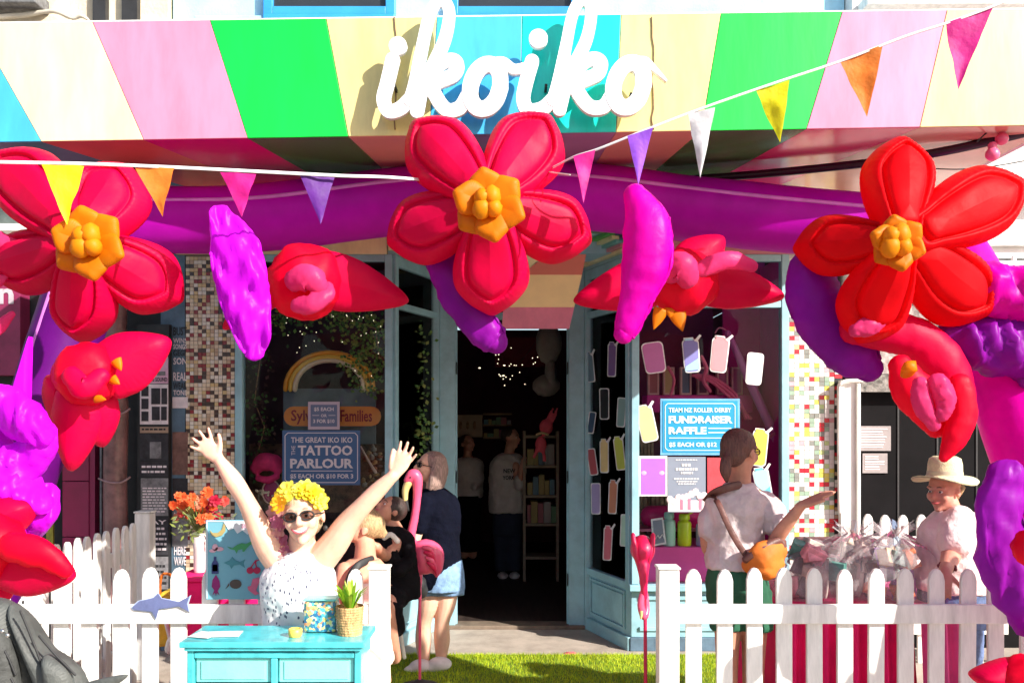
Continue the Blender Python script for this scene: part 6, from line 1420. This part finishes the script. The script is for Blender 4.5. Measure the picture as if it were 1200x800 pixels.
# ---------------------------------------------------------------- flamingos
fpk = mat('flamingo pink', (.90,.10,.22), .35, .10, 5, .15, 25, coat=.3); fpd = mat('flamingo deep pink', (.65,.01,.08), .4, .15, 6, .2)
Yf_ = 5.45; F = lambda x, y, dz=0: at(x, y, Yf_+dz)
o = thing('flamingo_ornament', V(F(492,0).x, Yf_, 0), 'tall pink flamingo ornament in profile beside the shop door', 'flamingo', 'pink flamingo garden ornaments')
m = MB(); m.tube([F(478,563), F(484,556), F(489,561), F(489,580), F(486,605), F(481,630), F(481,648), F(488,660), F(500,660)], [.030,.040,.036,.028,.027,.032,.045,.062,.07], n=14, k=5)
m.tube([F(484,655), F(494,652), F(504,652), F(511,665), F(512,676)], [(.06,.05),(.105,.08),(.10,.07),(.05,.04),(.01,.01)], n=18, k=5); link('body', m, fpk, o, remesh=.011, smooth=2)
for i in range(4):
    m = MB(); m.tube([F(496+i*2,641+i*6,-.085), F(504+i*1.2,643+i*7,-.085), F(510+i*.5,652+i*7,-.06)], [(.012,.008),(.016,.01),(.004,.004)], n=8); link('wing_feather', m, fpd if i % 2 else fpk, o)
m = MB(); m.tube([F(479,565,-.0), F(475,574), F(475,586)], [.028,.022,.016], n=12); link('beak', m, mat('pale beak', (.75,.55,.22), .4), o)
m = MB(); m.tube([F(475,585), F(477,593), F(479,598)], [.016,.012,.004], n=10); link('beak_tip', m, black, o)
m = MB(); m.ell(F(481,559,-.034), .006, n=8); link('eye', m, black, o)
m = MB(); m.tube([F(492,668), F(492,730), V(F(492,0).x,Yf_,.03)], [.012,.0095,.0095], n=8); m.tube([F(492,668), F(492,684)], [.02,.014], n=8); link('leg', m, fpk, o)
m = MB(); m.lathe(V(F(492,0).x,Yf_,0.012), [(.12,0),(.125,.012),(.05,.03),(.02,.05)], n=24); link('base', m, mat('dark stone', (.06,.055,.055), .8, .3, 12, .4), o)
Yf_ = 4.3
o = thing('flamingo_ornament', V(F(752,0).x, Yf_, 0), 'deep pink flamingo ornament seen end on beside the right fence post', 'flamingo', 'pink flamingo garden ornaments')
m = MB(); m.ell(F(753,643), (.062,.10,.072), n=20); m.tube([F(753,648,-.02), F(754,672,-.06), F(755,700,-.05)], [(.052,.05),(.026,.03),(.016,.018)], n=14); link('body', m, fpd, o, remesh=.009)
m = MB(); m.tube([F(754,690,-.05), F(751,708,-.06), F(755,722,-.06), F(758,712,-.04), F(757,695,-.03)], [.013,.018,.018,.014,.010], n=12); link('neck', m, fpk, o)
m = MB(); m.tube([F(752,716,-.07), F(751,724,-.08)], [.012,.005], n=8); link('beak', m, mat('pale beak', (.75,.55,.22)), o)
for i, px in enumerate((742, 765)): m = MB(); m.tube([F(px,628,-.04), F(px+(3 if i == 0 else -3),648,-.06), F(px+(9 if i == 0 else -9),670,-.03)], [(.012,.02),(.016,.03),(.005,.008)], n=10); link('wing', m, fpd, o)
m = MB(); m.tube([F(756,715), V(F(757,0).x,Yf_,.02)], [.009,.009], n=8, k=1); link('leg', m, fpd, o)
m = MB(); m.lathe(V(F(757,0).x,Yf_,0.014), [(.10,0),(.10,.012),(.02,.03)], n=20); link('base', m, MATS['dark stone'], o)
m = MB(); m.ell(at(668,766,6.3), (.06,.04,.015), n=12, wr=.2); tag(link('fallen_petals', m, fpk), 'small pink scrap lying at the edge of the grass', 'scrap')

# ---------------------------------------------------------------- raffle table and prizes
o = thing('raffle_table', V(1.85, 4.3, 0), 'raffle table under crimson and pink cloths behind the right fence', 'table')
a, b = at(917,0,4.15).x, at(1068,0,4.15).x
m = MB(); R = random.Random(2); n = 60; P = []
for k in range(n+1): u = k/n; P.append((a+(b-a)*u, 4.15+.018*math.sin(k*.9)+.012*R.uniform(-1,1)))
top = [(x, y, .80) for x, y in P]; bot = [(x+(x-(a+b)/2)*.06, y-.02+.02*math.sin(k*.9), .03) for k, (x, y) in enumerate(P)]
m.add(top+bot, [(k, k+1, n+2+k, n+1+k) for k in range(n)], True); m.box(a, b, 4.16, 4.9, .78, .80); m.add([(a,4.15,.8),(a,4.9,.8),(a-.12,4.9,.03),(a-.06,4.13,.03)], [(0,1,2,3)]); m.add([(b,4.15,.8),(b,4.9,.8),(b+.1,4.9,.03),(b+.05,4.13,.03)], [(0,1,2,3)])
link('red_cloth', m, crim, o, recalc=False)
m = MB(); P = [(b+.02+(.22)*k/20, 4.10+.02*math.sin(k*1.1)) for k in range(21)]
m.add([(x, y, .80) for x, y in P]+[(x+.03, y, .03) for x, y in P], [(k, k+1, 22+k, 21+k) for k in range(20)], True); link('pink_cloth', m, mat('pink tablecloth', (.85,.10,.35), .8, .1, 4, .3), o, recalc=False)
m = MB(); m.box(b+.015, b+.25, 4.13, 4.85, .78, .802); link('table_end', m, MATS['pink tablecloth'], o)
cello = glass_mat('cellophane', (.985,.97,.98), rough=.10, opac=.17, ocol=(.97,.88,.90))
def prize(px, py, Y, w_, h_, lab, cols_, seed, name='wrapped_hamper', topk=True):
    c = at(px, py, Y); c.z = .802; o = thing(name, c, lab, 'hamper', 'wrapped raffle prizes'); R = random.Random(seed)
    hh = h_/1000*Y; ww = w_/2000*Y
    for i, (c_, nm) in enumerate(cols_):
        for q in range(4):
            m = MB(); lv = R.randrange(3); x = c.x+ww*R.uniform(-.62,.62)*(1-.25*lv); E_ = Euler((R.uniform(-.4,.4), R.uniform(-.5,.5), R.uniform(-.6,.6))).to_matrix()
            sx_, sz_ = R.uniform(.05,.11), R.uniform(.05,.12); m.obox(V(x, Y+R.uniform(-.12,.03), .86+lv*.085), E_ @ V(1,0,0), E_ @ V(0,1,0), E_ @ V(0,0,1), sx_, .06, sz_)
            if q == 3: m = MB(); m.lathe(V(x, Y-.1, .81), [(.022,0),(.024,.02),(.024,.13),(.012,.17),(.012,.2)], n=14, axis=(R.uniform(-.4,.4),0,1))
            link('gift', m, mat(nm, c_, .6, .3, 14, .1), o, bevel=.004)
    m = MB(); rings = 22; nseg = 46; vs = []; fs = []
    for i in range(rings):
        t = i/(rings-1); prof = (1-.12*t) if t < .5 else max(.16, .98-((t-.5)/.36)**2.0*.82) if t < .86 else .16+.30*((t-.86)/.14)
        for j in range(nseg):
            aa = 2*PI*j/nseg; fold = 1+.10*math.sin(aa*9+i*.2+seed)*t+.10*noise.noise(Vector((math.cos(aa)*2.5, math.sin(aa)*2.5, t*5+seed)))+.05*math.sin(aa*23+t*6)
            vs.append((c.x+ww*prof*fold*math.cos(aa)*1.05, Y+min(ww, .2)*prof*fold*math.sin(aa), .803+hh*t*(1+.05*math.sin(aa*5+seed))))
    for i in range(rings-1):
        for j in range(nseg): fs.append((i*nseg+j, i*nseg+(j+1) % nseg, (i+1)*nseg+(j+1) % nseg, (i+1)*nseg+j))
    m.add(vs, fs, False); link('cellophane', m, cello, o, recalc=False)
    m = MB(); 
    for k in range(9):
        aa = R.uniform(0, 6.28); p = c+V(0,0,hh*.78); q = p+V(math.cos(aa)*.035, -abs(math.sin(aa))*.03-.01, R.uniform(-.05,.03)); m.tube([p, p.lerp(q, .5)+V(0,-.01,.02), q], [(.006,.001)]*3, n=6)
    link('ribbon_bow', m, mat('iridescent ribbon', (.55,.75,.85), .25, .3, 20, .2) if topk else MATS['pink cord'], o)
    return o
prize(1046, 0, 4.35, 104, 88, 'large cellophane hamper with blue ribbon nearest the hat wearer', [((.85,.25,.12),'orange red gift'),((.45,.2,.6),'violet gift'),((.55,.40,.25),'tan gift'),((.30,.38,.36),'sage gift')], 1)
prize(1000, 0, 4.5, 90, 80, 'cellophane wrapped brown basket in the middle of the raffle table', [((.40,.28,.20),'basket brown'),((.75,.62,.5),'oatmeal gift'),((.12,.12,.13),'black gift'),((.50,.30,.26),'clay gift')], 2, topk=False)
prize(950, 0, 4.45, 96, 60, 'low cellophane parcel beside the green shorts visitor', [((.20,.20,.20),'charcoal gift'),((.60,.52,.46),'cream gift'),((.85,.35,.42),'pink gift'),((.12,.35,.3),'green tin gift')], 3, topk=False)
m = MB(); c = at(962, 640, 4.75); m.obox(V(c.x, 4.75, .93), V(1,0,0), V(0,1,0), V(0,0,1), .26, .1, .26); bx = thing('gift_box', (c.x, 4.75, .80), 'rose and cream boxed gift set at the back of the raffle table', 'box'); link('box', m, mat('dusty rose card', (.62,.28,.30), .6, .2, 12, .1), bx, bevel=.004)
m = MB()
for z in (.90, .98, 1.03): m.box(c.x-.12, c.x+.12, 4.694, 4.699, z, z+.022)
link('printed_band', m, mat('cream band', (.75,.62,.55), .6), bx)

# ---------------------------------------------------------------- grey backpack in the corner
o = thing('backpack', at(30, 800, 2.4), 'grey padded coat or backpack bulging in at the bottom left corner', 'bag'); gry = mat('grey nylon canvas', (.075,.08,.076), .6, .2, 10, .4, 60)
m = MB(); Yk = 2.45
def pan(name, pts, A, B, T, Y, mt, k=0):
    m = MB(); m.pillow([at(x, y, Y) for x, y in pts], at(*A, Y), at(*B, Y), T, rim=False, seed=k, pucker=.10, N=120); return link(name, m, mt, o)
pan('side_panel', [(-60,690),(-10,698),(12,704),(28,722),(38,752),(46,800),(50,860),(-60,860)], (-20,740), (0,820), .09, Yk, gry)
pan('front_panel', [(-60,735),(-20,728),(4,738),(20,768),(26,820),(26,870),(-60,870)], (-25,770), (-15,830), .06, Yk-.06, mat('charcoal canvas', (.05,.052,.05), .7, .25, 12, .5, 50), 1)
pan('sleeve', [(14,708),(30,718),(46,742),(58,760),(80,772),(98,790),(108,830),(90,870),(60,850),(48,800),(34,760)], (40,750), (78,820), .07, Yk-.01, gry, 2)
pan('sleeve_fold', [(52,768),(74,776),(86,796),(86,840),(66,850),(56,810)], (64,785), (72,830), .035, Yk-.075, gry, 3)
pan('strap_tab', [(84,808),(112,796),(150,790),(130,806),(100,818)], (100,806), (128,798), .01, Yk-.09, gry, 4)
m = MB()
for P in ([(24,716),(36,745),(50,785),(56,840)], [(46,745),(66,768),(88,790)], [(62,778),(66,800),(64,850)], [(-30,760),(0,756),(18,790)], [(-30,790),(2,782),(22,812)]): m.tube([at(x, y, Yk-.085) for x, y in P], [(.0035,.003)]*len(P), n=6)
link('seam', m, black, o)['kind'] = 'stuff'
m = MB(); m.ell(at(-10,900,Yk+.1), (.2,.12,.3))
link('padded_back', m, gry, o)
m = MB()
for px, py in ((3,739),(9,744),(-4,752)): m.ell(at(px, py, Yk-.17), .006, n=8)
link('stud', m, mat('metal stud', (.7,.7,.7), .3, metal=1), o)['kind'] = 'stuff'

# unseen inflatable flower, added out of view to shade the right fence
flower('unseen crimson inflatable flower added beside the right arch leg to shade the fence', (1640, 590), 2.9, [((1640,430),62,0), ((1790,510),60,0), ((1760,700),60,0), ((1550,740),60,0), ((1460,570),62,0)])
